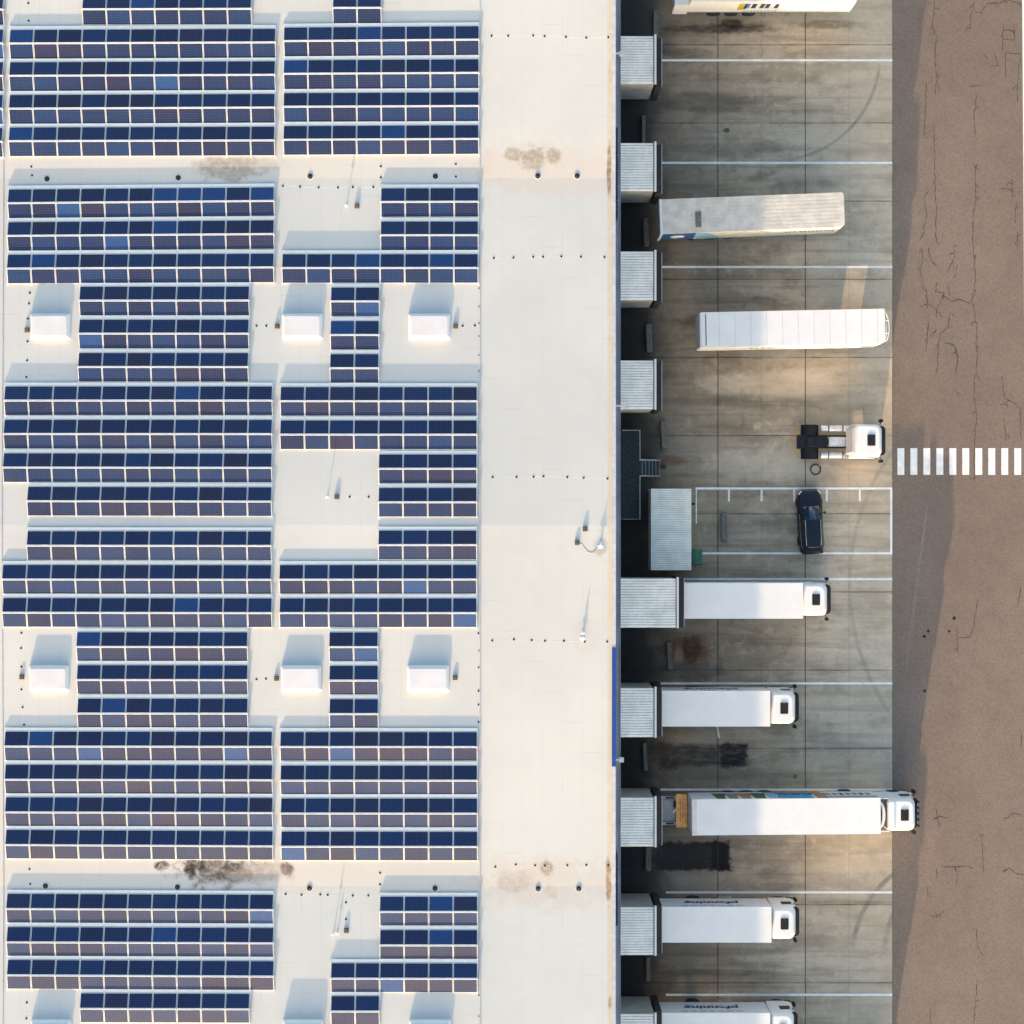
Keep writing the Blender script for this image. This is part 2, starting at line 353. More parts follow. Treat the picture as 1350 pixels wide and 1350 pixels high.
M['leaf'] = plain('green_side', (.07, .14, .07), .6, var=.6, scale=6)
M['mottled'] = plain('mottled_side', (.34, .31, .29), .6, var=.7, scale=6)
M['crack'] = plain('crack_filler', (.055, .045, .04), .9)

# ------------------------------------------------------------------ ground, yard, road
m = MB(); m.add([(-900,-900,-.12),(900,-900,-.12),(900,900,-.12),(-900,900,-.12)], [(0,1,2,3)]); tag(m.build('ground', M['ground']), kind='structure')
XE = P(1177, 0)[0]; XW = P(811, 0, ROOF)[0]
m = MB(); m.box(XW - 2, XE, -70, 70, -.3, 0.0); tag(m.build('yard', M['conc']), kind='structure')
m = MB(); m.box(XE, XE + 16, -120, 120, -.3, -.035); tag(m.build('road', M['asph']), kind='structure')
ZRD = -.035
mk = MB()
def mark(px0, px1, py, wpx, vert=False, z=.004):
    x0, y = P(px0, py, z); x1, _ = P(px1, py, z); h = wpx * HC / F / 2
    mk.add([(x0,y-h,z),(x1,y-h,z),(x1,y+h,z),(x0,y+h,z)], [(0,1,2,3)])
for y_, x0_ in ((79.5,871),(214.7,872),(352,871),(763.5,900),(901,871),(1041,871),(1176.5,878),(1311.5,878)): mark(x0_, 1176.4, y_, 2.9)
mark(917, 1176.4, 644, 2.9); mark(925, 1176.4, 729.5, 2.7)
for x_ in (961, 1004, 1047, 1090, 1133.5):
    a, b = P(x_-1.3, 645.6, .004); c_, d_ = P(x_+1.3, 661, .004); mk.add([(a,d_,.004),(c_,d_,.004),(c_,b,.004),(a,b,.004)], [(0,1,2,3)])
a, b = P(1173.6, 645.6, .004); c_, d_ = P(1176.4, 728, .004); mk.add([(a,d_,.004),(c_,d_,.004),(c_,b,.004),(a,b,.004)], [(0,1,2,3)])
a, b = P(917.4, 645.6, .004); c_, d_ = P(918.6, 690, .004); mk.add([(a,d_,.004),(c_,d_,.004),(c_,b,.004),(a,b,.004)], [(0,1,2,3)])
tag(mk.build('bay_markings', M['line']), kind='structure')
mk = MB(); zc = ZRD + .005
for i in range(12):
    a, b = P(1183.1 + 17.12*i, 590.8, zc); c_, d_ = P(1192.2 + 17.12*i, 626, zc); mk.add([(a,d_,zc),(c_,d_,zc),(c_,b,zc),(a,b,zc)], [(0,1,2,3)])
tag(mk.build('crosswalk_markings', M['line']), kind='structure')
mk = MB(); (a, b), (c_, d_) = P(1347.3, -60, zc), P(1350.4, 420, zc); mk.add([(a,b,zc),(a+.2,b,zc),(c_+.2,d_,zc),(c_,d_,zc)], [(0,1,2,3)])
tag(mk.build('lane_line', M['line']), kind='structure')
CR = """1232,0 1231,20 1229,33 1232,45 1236,46 1233,60 1233,75 1234,100 1237,103 1233,112 1233,125|1229,33 1227,40|1221,110 1220,140 1219,165 1218,178 1223,182|1231,165 1232,200 1233,235 1233,268 1235,270 1234,290 1234,318 1238,322|1225,250 1218,262 1221,275
1286,0 1280,20 1279,40|1284,16 1292,17 1302,5 1320,4 1325,0 1340,3 1347,8|1287,122 1286,140 1284,150 1286,182|1286,218 1286,245 1287,262 1284,280 1283,300 1282,320 1285,345 1286,370 1281,400 1284,408 1288,430 1287,455 1289,470 1286,495 1284,500 1285,525 1288,550 1285,580 1284,610 1285,635
1283,216 1286,222 1289,216|1323,30 1321,65 1325,70 1326,104|1323,52 1338,53|1337,30 1338,52|1321,40 1337,40|1325,70 1346,71|1345,72 1342,105 1341,135|1278,114 1294,113|1296,70 1303,77|1312,72 1316,86 1310,88|1220,275 1222,280 1219,300 1217,308 1212,318|1215,325 1217,340 1213,355 1216,375 1221,385 1223,400 1234,408 1240,400 1244,390 1256,398 1264,394 1277,399 1280,401
1234,372 1234,385 1244,386 1243,392|1250,375 1252,390|1234,408 1235,418|1213,404 1223,400|1258,328 1258,340 1248,360|1262,350 1258,367|1224,325 1226,342 1236,352|1252,412 1250,430 1240,440 1237,455 1236,480 1234,495|1225,424 1222,445 1221,463|1233,432 1234,437 1224,445|1244,452 1258,454 1260,465 1262,480 1260,494|1259,458 1263,470 1262,480|1262,515 1263,520 1260,523
1321,495 1324,525 1335,530 1345,540 1346,580|1324,552 1326,582|1318,534 1324,532 1329,536|1289,790 1286,805 1284,825 1278,840 1261,841|1261,828 1262,845 1263,862|1346,773 1342,800|1345,960 1347,975 1345,985|1234,1065 1236,1075 1250,1079|1234,1075 1240,1090 1236,1084|1295,1098 1296,1150|1242,1142 1260,1143 1276,1142 1283,1145|1235,1144 1235,1158|1258,1143 1262,1155 1261,1170|1223,1170 1222,1192|1227,1208 1236,1208 1246,1200|1234,1203 1234,1214|1287,1224 1289,1250 1297,1260|1289,1290 1286,1320 1284,1350|1322,1150 1330,1145 1340,1152 1350,1153|1325,1080 1335,1072 1347,1075|1226,1330 1227,1350
1334,235 1335,262|1318,248 1334,250|1340,265 1338,295|1342,305 1341,330|1340,312 1346,310|1262,325 1256,322"""
m = MB(); rc = random.Random(3); crack_pts = []
for ch in CR.replace('\n', '|').split('|'):
    crack_pts.append([tuple(map(float, q.split(','))) for q in ch.split()])
for pts in list(crack_pts):
    for (x0, y0), (x1, y1) in zip(pts, pts[1:]):
        if rc.random() < .38:
            t = rc.random(); xx, yy = x0+(x1-x0)*t, y0+(y1-y0)*t; sg = rc.choice((-1, 1)); ln = rc.uniform(3, 10)
            crack_pts.append([(xx, yy), (xx+sg*ln*.5, yy+rc.uniform(-2, 3)), (xx+sg*ln*.8, yy+rc.uniform(1, 7))])
for pts in crack_pts:
    fine = []
    for (x0, y0), (x1, y1) in zip(pts, pts[1:]):
        n = max(2, int(math.hypot(x1-x0, y1-y0) / 2.5))
        for k in range(n): t = k/n; fine.append((x0+(x1-x0)*t+rc.uniform(-.9,.9), y0+(y1-y0)*t+rc.uniform(-.6,.6)))
    fine.append(pts[-1]); q = [P(x, y, ZRD) for x, y in fine]; L = []
    for i, (x, y) in enumerate(q):
        a_ = q[max(0, i-1)]; b_ = q[min(len(q)-1, i+1)]; dx, dy = b_[0]-a_[0], b_[1]-a_[1]; d = math.hypot(dx, dy) or 1
        hw = rc.uniform(.010, .034) * (.35 if i in (0, len(q)-1) else 1); L.append(((x-dy/d*hw, y+dx/d*hw), (x+dy/d*hw, y-dx/d*hw)))
    for a_, b_ in zip(L, L[1:]):
        m.add([(*a_[0],ZRD+.004),(*a_[1],ZRD+.004),(*b_[1],ZRD+.004),(*b_[0],ZRD+.004)], [(0,1,2,3)])
tag(m.build('road_cracks', M['crack']), kind='structure')

# ------------------------------------------------------------------ warehouse
bld = thing('warehouse', 'huge flat-roofed warehouse with cream white membrane roof along the truck yard', 'warehouse', (0, 0, 0))
XL = -62.0; YB = 66.0; YS = -175.0; XR = P(806.5, 0, ROOF)[0]
m = MB(); m.box(XL, XW, YS, YB, 0, ROOF - .6); m.build('wall', M['bluegrey'], bld)
m = MB(); ys = sorted(set([YS, YB] + [y for y, h in VALY if YS < y < YB]))
nx = 2; vs = []; fs = []
for y in ys:
    vs += [(XL, y, zr(y)), (XR, y, zr(y)), ]
for i in range(len(ys)-1): fs.append((2*i, 2*i+1, 2*i+3, 2*i+2))
m.add(vs, fs); m.add([(XL,YS,ROOF-.59),(XR,YS,ROOF-.59),(XR,YB,ROOF-.59),(XL,YB,ROOF-.59)], [(0,1,2,3)])
m.build('roof', M['roof'], bld)
blue0, blue1 = P(0, 1010, ROOF)[1], P(0, 853, ROOF)[1]
m = MB()
def strip(y0, y1, mb, x0, x1, dz0, dz1):
    yy = sorted([y0, y1] + [y for y, h in VALY if y0 < y < y1])
    for a, b in zip(yy, yy[1:]):
        za, zb = zr(a), zr(b)
        mb.add([(x0,a,za+dz0),(x1,a,za+dz0),(x1,b,zb+dz0),(x0,b,zb+dz0),(x0,a,za+dz1),(x1,a,za+dz1),(x1,b,zb+dz1),(x0,b,zb+dz1)],
               [(0,3,2,1),(4,5,6,7),(0,1,5,4),(1,2,6,5),(2,3,7,6),(3,0,4,7)])
strip(YS, blue0, m, XR+.004, XW+.02, -.9, .10); strip(blue1, YB, m, XR+.004, XW+.02, -.9, .10); m.build('roof_edge_trim', M['lilac'], bld)
m = MB(); strip(blue0+.004, blue1-.004, m, XR+.006, XW+.03, -1.6, .13); m.build('blue_fascia', M['blue'], bld)
XLG = P(818, 0, 6.2)[0]
m = MB(); m.box(XW+.003, XLG, YS, YB, 5.9, 6.2); m.box(XLG-.05, XLG+.01, YS, YB, 5.85, 6.26); m.build('canopy_ledge', M['bluegrey'], bld)
for y0p, lens in ((168, (15,15,17,17,15,9,9)), (1126, (15,16,16,16,17,0,0))):
    yy = y0p
    for ln in lens:
        if not ln: continue
        y1, y2 = P(0, yy, 14)[1], P(0, yy+ln, 14)[1]; m = MB(); m.box(XW+.08, XW+.24, y2, y1, 12.2, 14.0); m.build('facade_panel', M['navy'], bld); yy += ln + 3.6
# wall lamps on the ledge
for px, py in ((815.5, 70), (817.5, 535), (815, 1002)):
    x, y = P(px, py, 6.6); m = MB(); m.box(x-.42, x+.22, y-.06, y+.06, 6.5, 6.6); m.box(x+.05, x+.40, y-.17, y+.17, 6.38, 6.56); m.build('wall_lamp', M['white'], bld)
# joints running along the roof
m = MB(); xj = P(633, 0, ROOF)[0]; strip(YS, YB, m, xj-.045, xj+.02, -.01, .05)
xj = P(4.6, 0, ROOF)[0]; strip(YS, YB, m, xj-.02, xj+.02, -.01, .05); m.build('roof_joint', M['lilac'], bld)
# skylights
def skylight(px0, px1, py0, py1, grime):
    x0, y1, z = PR(px0, py0, .5); x1, y0, _ = PR(px1, py1, .5); cx, cy = (x0+x1)/2, (y0+y1)/2; z = zr(cy)
    hx, hy = (x1-x0)/2, (y1-y0)/2; g = .17
    m = MB(); m.loft([rrect(cx-hx-g, cx+hx+g, cy-hy-g, cy+hy+g, z-.05, .08), rrect(cx-hx-g*.8, cx+hx+g*.8, cy-hy-g*.8, cy+hy+g*.8, z+.10, .08), rrect(cx-hx, cx+hx, cy-hy, cy+hy, z+.31, .06)])
    s_ = m.build('skylight', M['white'], bld)
    m = MB(); m.loft([rrect(cx-hx-.03, cx+hx+.03, cy-hy-.03, cy+hy+.03, z+.313, .08), rrect(cx-hx-.03, cx+hx+.03, cy-hy-.03, cy+hy+.03, z+.355, .08), rrect(cx-hx+.05, cx+hx-.05, cy-hy+.05, cy+hy-.05, z+.385, .08)])
    m.build('lid', M['lid'], s_)
for px in ((42, 86), (375, 420), (542, 589)):
    skylight(px[0]-1, px[1]+1, 415.5, 443.5, px[0] > 300 and px[0] < 500); skylight(px[0]-2.5, px[1]-.5, 881, 909, False); skylight(px[0], px[1]+2, 1350, 1379, False)
# drains
for px, py in ((62,236),(235,234.5),(409,232.5),(574,232.5),(709,232),(761,232),(60,1168),(234,1169.5),(408,1171),(573.5,1171),(709.5,1171.5),(763,1171.5)):
    x, y, z = PR(px, py); m = MB(); m.cyl(x, y, z-.02, z+.04, .175, 16); m.cyl(x, y, z+.042, z+.07, .12, 12, r1=.06)
    d = m.build('roof_drain', M['rubber'], bld)
    m = MB(); m.cyl(x, y, z-.02, z+.012, .225, 20); m.build('flange', M['whitedirty'], d)
# vent pipes with cowls
def vent(px, py, h, r, cowl, double=False):
    x, y, z = PR(px, py); m = MB(); m.cyl(x, y, z-.02, z+.07, r*2.4, 16, r1=r*1.3); m.cyl(x, y, z+.06, z+h, r, 12); v_ = m.build('vent_pipe', M['white'], bld)
    m = MB(); m.cyl(x, y, z+h*.55, z+h*.55+.04, cowl, 16, r1=cowl*.7); m.cyl(x, y, z+h*.55+.04, z+h*.55+.12, cowl*.7, 16, r1=cowl*.2); m.build('cowl', M['chrome'] if cowl > .2 else M['white'], v_)
vent(457, 272, .7, .028, .11); vent(432, 655, .8, .028, .11); vent(440, 1230, .75, .028, .10); vent(445, 1229, .4, .03, .11)
vent(791.5, 718.5, .42, .05, .24); vent(768.5, 834, .5, .03, .13); vent(768, 841, .35, .07, .17)

# ------------------------------------------------------------------ roof ballast boxes, cable, lightning conductors
bx = MB(); bx.loft([rrect(-.15,.15,-.15,.15,0,.02), rrect(-.15,.15,-.15,.15,.11,.02)]); bo = None
BOX = [(470.5,271.5,'brown ballast box beside the vent pipe between the upper panel fields'), (365.5,430,'brown ballast box left of the middle skylight of the upper row'),
       (600.5,430,'brown ballast box right of the upper right skylight'), (35.5,435,'brown ballast box at the left edge of the upper left skylight'),
       (444,655,'brown ballast box beside the vent pipe in the square gap amid the panels'), (364.5,894.5,'brown ballast box left of the middle skylight of the lower row'),
       (600,893.5,'brown ballast box right of the lower right skylight'), (28.5,892.5,'brown ballast box left of the lower left skylight'),
       (456.5,1227,'brown ballast box beside the pair of thin pipes in the lower gap'), (771.5,697.5,'brown ballast box on the bare roof strip above the curved cable'),
       (761,715.5,'mottled ballast box at the left end of the curved cable')]
for px, py, lab in BOX:
    x, y, z = PR(px, py, .1)
    if bo is None:
        bo = thing('ballast_box', lab, 'roof box', group='small brown ballast boxes on the roof'); bx.build('base', M['brown'], bo)
        t = MB(); t.box(-.10,.10,-.10,-.02,.112,.15); t.box(-.10,.10,.03,.09,.112,.16); t.build('strap', M['block'], bo); o = bo
    else: o = copy_tree(bo); o['label'] = lab
    o.location = (x, y, z)
pts = [PR(px, py, .02) for px, py in ((763,716),(767,718),(771,723),(775,727.5),(779,729),(783,728),(786.5,724),(789.5,720))]
m = MB(); m.tube([(x, y, z+.005) for x, y, z in pts], .018, 6); tag(m.build('cable', M['grey']), 'thin grey cable curving from the mottled box to the silver vent cowl', 'cable')
LC = [([(648,47),(670,47),(703,46.5),(718,47.5),(746,48.5),(773,49.5),(802,49)], 'across the bare strip near the top edge'),
 ([(651,340),(677,339.5),(703,338.5),(716,338.5),(740,338),(766,338.5),(797,339)], 'across the bare strip level with the third dock house'),
 ([(649.5,629),(681,629),(703.5,628.5),(716.5,628),(748,629),(769.5,630),(801,631)], 'across the bare strip level with the stairs'),
 ([(649,844.5),(677.5,843),(701,844),(718.5,845),(743.5,845),(771,846),(800.5,846)], 'across the bare strip through the double vent cowl'),
 ([(653,1143),(680,1140),(705.5,1141),(718.5,1141.5),(748,1141),(773,1140.5),(802,1141)], 'across the bare strip above the two lower right drains'),
 ([(632,380),(632,404),(632,426),(632,443),(632,468),(632,489)], 'running downward right of the upper right skylight'),
 ([(631,835),(632,858),(631.5,880),(631,911),(631,929),(631,952)], 'running downward right of the lower right skylight'),
 ([(631.5,1312),(632,1340)], 'short stretch at the lower end of the panel field edge'),
 ([(39,386),(38,400),(36.5,420),(36,450),(35.5,475),(34.5,497)], 'running downward left of the upper left skylight'),
 ([(28,834.5),(27.5,854.5),(28,879),(28,909),(29.5,932.5),(31.5,955.5)], 'running downward left of the lower left skylight'),
 ([(37,4),(37.5,27)], 'short stretch in the top left corner'), ([(41,219.5),(42,231)], 'short stretch beside the upper left drain'),
 ([(38.5,1146),(39.5,1165.5)], 'short stretch beside the lower left drain'), ([(35,1322),(34.5,1343)], 'short stretch in the bottom left corner'),
 ([(373,245),(395.5,246),(420,247),(445.5,247),(465,246.5),(492,246.5)], 'above the upper gap that holds a vent pipe'),
 ([(376.5,1179),(397.5,1180),(422,1179.5),(432,1180),(465,1181),(485.5,1181)], 'above the lower gap that holds two thin pipes'),
 ([(502,219),(502,233.5)], 'short stretch left of the upper right drain of the panels'), ([(501,1151),(501,1166)], 'short stretch left of the lower right drain of the panels'),
 ([(601,216),(601,232.5)], 'short stretch right of the upper right drain of the panels'),
 ([(338,429.5),(351,429.5)], 'short flat stretch left of the box by the upper middle skylight'), ([(610,429.5),(626,429)], 'short flat stretch right of the box by the upper right skylight'),
 ([(461,655),(486,655)], 'short flat stretch in the square gap amid the panels'), ([(338,895.5),(350.5,895)], 'short flat stretch left of the box by the lower middle skylight'),
 ([(456,1190),(456,1212)], 'short upright stretch above the box in the lower gap')]
hold0 = None
for pts, lab in LC:
    q = [PR(px, py, .05) for px, py in pts]
    t = thing('lightning_conductor', 'wire on dark holders, ' + lab, 'lightning conductor', q[0], group='lightning wires laid over the roof')
    m = MB(); m.tube([(x-q[0][0], y-q[0][1], z-q[0][2]-.001) for x, y, z in q], .006, 5); m.build('wire', M['white'], t)
    for x, y, z in q:
        if hold0 is None:
            h_ = MB(); h_.cyl(0, 0, -.05, .012, .085, 10, r1=.07); h_.cyl(0, 0, .012, .03, .025, 8); hold0 = h_.build('holder', M['blackpl'], t); o = hold0
        else: o = hold0.copy(); COL.objects.link(o); o.parent = t
        o.location = (x-q[0][0], y-q[0][1], z-q[0][2])

# ------------------------------------------------------------------ solar rows
TILT = R(15); DEP = .96; PIT = 1.6; MW = 1.565
mb = MB(); hw, hd = MW/2, DEP/2
mb.box(-hw, hw, -hd, hd, -.035, -.002, 1)
fr = .024
mb.add([(-hw+fr,-hd+fr,.0),(hw-fr,-hd+fr,.0),(hw-fr,hd-fr,.0),(-hw+fr,hd-fr,.0)], [(0,1,2,3)], 0)
for a in ((-hw,hw,-hd,-hd+fr),(-hw,hw,hd-fr,hd),(-hw,-hw+fr,-hd+fr,hd-fr),(hw-fr,hw,-hd+fr,hd-fr)): mb.box(*a, -.0015, .006, 1)
pan0 = mb.build('solar_panel', [M['cells'], M['frame']]); PANME = pan0.data; COL.objects.unlink(pan0); bpy.data.objects.remove(pan0)
def lerp(tab, y):
    if y <= tab[0][0]: return tab[0][1]
    for (a, va), (b, vb) in zip(tab, tab[1:]):
        if a <= y <= b: return va + (vb-va)*(y-a)/(b-a)
    return tab[-1][1]
LX0 = [(40,12),(200,10.8),(250,9.8),(370,8.3),(510,5.2),(630,3),(745,2.1),(820,2.5),(970,5),(1135,6.6),(1180,7.4),(1300,8.6)]
LX1 = [(40,363.5),(200,362),(250,361.7),(370,361),(510,359.3),(630,358.4),(745,357.6),(820,358.8),(970,359),(1135,360),(1300,361)]
RX0 = [(40,373.6),(200,373),(370,371),(510,369),(590,368.5),(745,367.5),(830,368),(970,368.6),(1135,370),(1300,371)]
RX1 = [(40,632),(200,631.4),(370,630.6),(510,629.5),(745,628.7),(970,629.5),(1135,630),(1300,629.7)]
WORD = ['', 'one', 'two', 'three', 'four', 'five', 'six', 'seven', 'eight', 'nine', 'ten', 'eleven']
ORD = ['first', 'second', 'third', 'fourth', 'fifth']
def solar_row(side, i0, i1, yA, yB, label):
    """yA, yB: (top, bottom) in photo pixels at the block's left and right side"""
    ym = (yA[0]+yB[1])/2
    if side == 'L': x0, x1, n, xa, xb = lerp(LX0, ym), lerp(LX1, ym), 11, 11, 360
    elif side == 'R': x0, x1, n, xa, xb = lerp(RX0, ym), lerp(RX1, ym), 8, 371, 630
    else: x1 = side; x0 = x1 - 2*32.1; n = 2; xa, xb = -60, 4
    cols = list(range(i0, i1)); sp = (x1-x0)/n
    pxa, pxb = x0 + sp*i0, x0 + sp*i1
    cyf = lambda px: (sum(yA) + (sum(yB)-sum(yA))*(px-xa)/(xb-xa))/2
    ax, ay, az_ = PR(pxa, cyf(pxa), .3); bx_, by, bz = PR(pxb, cyf(pxb), .3)
    cx, cy = (ax+bx_)/2, (ay+by)/2; L = math.hypot(bx_-ax, by-ay); ang = math.atan2(by-ay, bx_-ax); pit = L/len(cols)
    e = .5; slope = math.atan((zr(cy+e)-zr(cy-e))/(2*e))
    t = thing('solar_row', label, 'solar panels', (cx, cy, zr(cy)), ang, 'tent-shaped rows of solar panels on the warehouse roof'); t.rotation_euler = (slope, 0, ang)
    zl = .06; yc = .038 + DEP/2*math.cos(TILT); zc_ = zl + DEP/2*math.sin(TILT); zt = zl + DEP*math.sin(TILT)
    for k in range(len(cols)):
        for s_ in (1, -1):
            o = bpy.data.objects.new('solar_panel', PANME); COL.objects.link(o); o.parent = t
            o.location = (-L/2 + pit*(k+.5), s_*yc, zc_+.02); o.rotation_euler = (-s_*TILT, 0, 0 if s_ > 0 else 0); o.scale = ((pit-.045)/MW, 1, 1)
    m = MB(); m.box(-L/2, L/2, -.030, .030, zt-.03, zt+.014)
    for k in range(len(cols)+1):
        x = -L/2 + pit*k
        m.box(x-.022, x+.022, -1.02, 1.02, .02, .05)
        m.box(x-.028, x+.028, -.035, .035, .05, zt-.035)
        for s_ in (1, -1):
            m.box(x-.045, x+.045, s_*1.0-.05, s_*1.0+.05, .0, .07)
    for s_ in (1, -1):
        y_ = s_*(.038+DEP*math.cos(TILT)-.03); m.box(-L/2, L/2, y_-.02, y_+.02, .055, .085)
    m.build('mounting_frame', M['alu'], t)
    m = MB(); m.box(-L/2, L/2, .99, 1.20, .050, .062); m.build('gap_plate', M['gapplate'], t)  # pale plate added to lighten the shaded gap between rows
def rows(side, i0, i1, lst, what):
    n = i1 - i0
    for k, (yA, yB) in enumerate(lst):
        lab = f'{WORD[n]}-column solar row, ' + (f'{ORD[k]} down {what}' if len(lst) > 1 else what)
        solar_row(side, i0, i1, yA, yB, lab)
rows('L', 3, 10, [((-6,31),(-7,30))], 'cut off by the top edge of the picture at left')
rows('R', 2, 4, [((-8,29),(-8.5,28.5))], 'cut off by the top edge of the picture near its middle')
rows('L', 0, 11, [((39,75.6),(37.3,74.3)),((82.4,117.5),(80.1,117)),((125.2,161.2),(123.4,160)),((167.5,204.5),(166.7,203.3))], 'in the left block above the upper drains')
rows('R', 0, 8, [((36,72.3),(33.5,71)),((78.8,115.9),(77.3,114.6)),((122.2,159.2),(121.2,158)),((165.7,202.8),(164.5,201.5))], 'in the right block above the upper drains')
rows('L', 0, 11, [((249.4,286.6),(246.3,283.6)),((292.2,330),(290.2,327)),((335,373.2),(333.8,371.5))], 'in the left block below the upper drains')
rows('R', 4, 8, [((248.5,285),(247.5,284.6)),((291.9,329),(291.5,328.7))], 'right of the gap with one vent pipe')
rows('R', 0, 8, [((334.8,372),(334.5,372.2))], 'directly above the upper middle and right skylights')
rows('L', 3, 10, [((377.8,415),(377.5,415)),((421.5,458.4),(421.5,458.5)),((465.2,502.5),(465,503))], 'between the upper left and upper middle skylights')
rows('R', 2, 4, [((378.5,416.3),(378.5,416.3)),((423,460.4),(423,460.4)),((466.7,504.2),(466.7,504.2))], 'between the upper middle and upper right skylights')
rows('L', 0, 11, [((509.3,547),(509.3,547)),((553.4,591),(553.4,591.2)),((597.7,635.2),(598,635.6))], 'in the left block below the upper left skylight')
rows('L', 1, 11, [((641.8,679.6),(642.3,680.4))], 'left block, just above the wider walkway at mid roof')
rows('R', 0, 8, [((509.8,548),(510,548)),((554,592),(554,592.2))], 'in the right block below the upper right skylight')
rows('R', 4, 8, [((599,637),(599,637)),((643,681.3),(643,681.3))], 'right of the square gap, above the walkway')
rows('L', 1, 11, [((700.4,738),(700.6,738.5))], 'left block, just below the wider walkway at mid roof')
rows('R', 4, 8, [((699.5,737.3),(699.5,737.3))], 'right of the square gap, below the walkway')
rows('L', 0, 11, [((744.8,782.8),(745,783.2)),((788.9,826.2),(789.2,827))], 'in the left block above the lower left skylight')
rows('R', 0, 8, [((744.8,783.2),(744.6,783)),((789,827),(789,827))], 'in the right block above the lower right skylight')
rows('L', 3, 10, [((833.7,871.5),(833.8,871.8)),((877.3,914.8),(877.5,915.4)),((921.4,959.2),(921.6,959.6))], 'between the lower left and lower middle skylights')
rows('R', 2, 4, [((833.8,872),(833.8,872)),((878,916),(878,916)),((922.3,960),(922.3,960))], 'between the lower middle and lower right skylights')
rows('L', 0, 11, [((964.7,1003),(965,1003.5)),((1008.8,1046.5),(1009.4,1047.3)),((1052,1089.3),(1052.8,1090.4)),((1095.1,1132.2),(1096.6,1134.4))], 'in the left block above the lower drains')
rows('R', 0, 8, [((965.2,1003.7),(965.4,1003.7)),((1009.8,1047.8),(1010,1047.8)),((1053.3,1091),(1053.6,1091.1)),((1097,1134.8),(1097.4,1135.2))], 'in the right block above the lower drains')
rows('L', 0, 11, [((1180,1216.5),(1180.6,1218.6)),((1223.6,1260.6),(1224.4,1262.6)),((1266.9,1304.2),(1268.2,1306.5))], 'in the left block below the lower drains')
rows('R', 4, 8, [((1183,1221),(1183.3,1221)),((1227.2,1265),(1227.4,1265.2))], 'right of the gap with two thin pipes')
rows('R', 2, 8, [((1271,1308.6),(1271.5,1309.2))], 'near the bottom edge, right of the middle')
rows('L', 3, 10, [((1311,1348),(1311.6,1349.6))], 'along the bottom edge at left')
rows('R', 2, 4, [((1314.8,1352),(1314.8,1352))], 'along the bottom edge near the middle')
for k, (a, b, xr_) in enumerate(((-6,31,4.4),(38.5,75.5,4.2),(81.8,118,4.0),(125,161.5,3.6),(168.5,205,3.2))):
    solar_row(xr_, 1, 2, (a, b), (a, b), f'solar row cut off by the left picture edge, {ORD[k]} from the top')

# ------------------------------------------------------------------ loading docks
def dock(py0, py1, pxE, label):
    zt = 6.0; x0, y1 = P(818.3, py0, zt); x1, y0 = P(pxE, py1, zt)
    cy = (y0+y1)/2; hy = (y1-y0)/2; L = x1-x0
    t = thing('loading_dock', label, 'loading dock', (x0, cy, 0), group='ribbed white dock houses along the warehouse wall')
    m = MB(); m.box(.006, L-.14, -hy+.06, hy-.06, 1.15, zt-.12); m.build('side_wall', M['grey'], t)
    m = MB(); m.box(.006, L-.35, -hy+.25, hy-.25, 0, 1.145); m.build('base', M['rubber'], t)
    m = MB(); n = 18; p_ = 2*hy/n; prof = []
    for k in range(n):
        a = -hy + k*p_; prof += [(a, -.035), (a+p_*.16, -.035), (a+p_*.26, .012), (a+p_*.90, .012)]
    prof.append((hy, -.035)); top = [(y, zt+z) for y, z in prof]
    vs = [(0, y, z) for y, z in top] + [(L-.17, y, z-.02) for y, z in top]; N = len(top)
    for i in range(N-1): m.add([vs[i], vs[i+N], vs[i+N+1], vs[i+1]], [(0, 1, 2, 3)], 1 if i % 4 == 0 else 0)
    m.box(0, L-.17, -hy, hy, zt-.115, zt-.058)
    m.build('roof_sheet', [M['ribwhite'], M['groove']], t)
    m = MB(); m.box(L-.11, L+.04, -hy-.02, hy+.10, zt-.16, zt+.07); m.box(L-.17, L-.112, -hy, hy, zt-.14, zt-.05, 1); m.build('front_lip', [M['white'], M['blackpl']], t)
    # rubber shelter round the opening
    zf = 5.35; xf0, xf1 = L+.045, P(pxE+7.6, 0, zf)[0]-x0
    m = MB(); m.box(xf0, xf1, -hy-.02, hy+.02, zf-.9, zf); m.box(xf0, xf1, hy-.55, hy+.02, 1.0, zf-.902); m.box(xf0, xf1, -hy-.02, -hy+.55, 1.0, zf-.902); m.build('shelter_frame', M['rubber'], t)
    m = MB(); m.box(xf1+.002, xf1+.035, -hy-.02, hy+.02, zf-.3, zf+.012); m.build('edge_strip', M['lilac'], t)
    m = MB(); m.box(L-.138, L-.02, -hy+.3, hy-.3, 1.2, 4.4); m.build('dock_door', M['whitedirty'], t)
    return t
for a in ((47.5,110.3,864.6,'dock house nearest the top of the picture, above the first yard line'), (188.5,251.8,864.6,'dock house directly above the blue-ended trailer, its bay empty'),
          (331.5,395.6,864.6,'dock house just below the blue-ended trailer'), (475.3,539.6,864.6,'dock house just above the dark steel landing with stairs'),
          (762.8,827.6,894,'longer dock house with a truck against it, below the white container'), (907.3,972,864.8,'dock house at the start of the blue fascia strip with a truck parked on it'),
          (1051.8,1116.3,864.8,'dock house facing the lowered orange tail lift'), (1196.2,1259.4,864.8,'dock house above the bottommost one, truck with navy lettering at it'),
          (1337.2,1401,864.8,'dock house cut off by the bottom edge of the picture')):
    dock(*a)

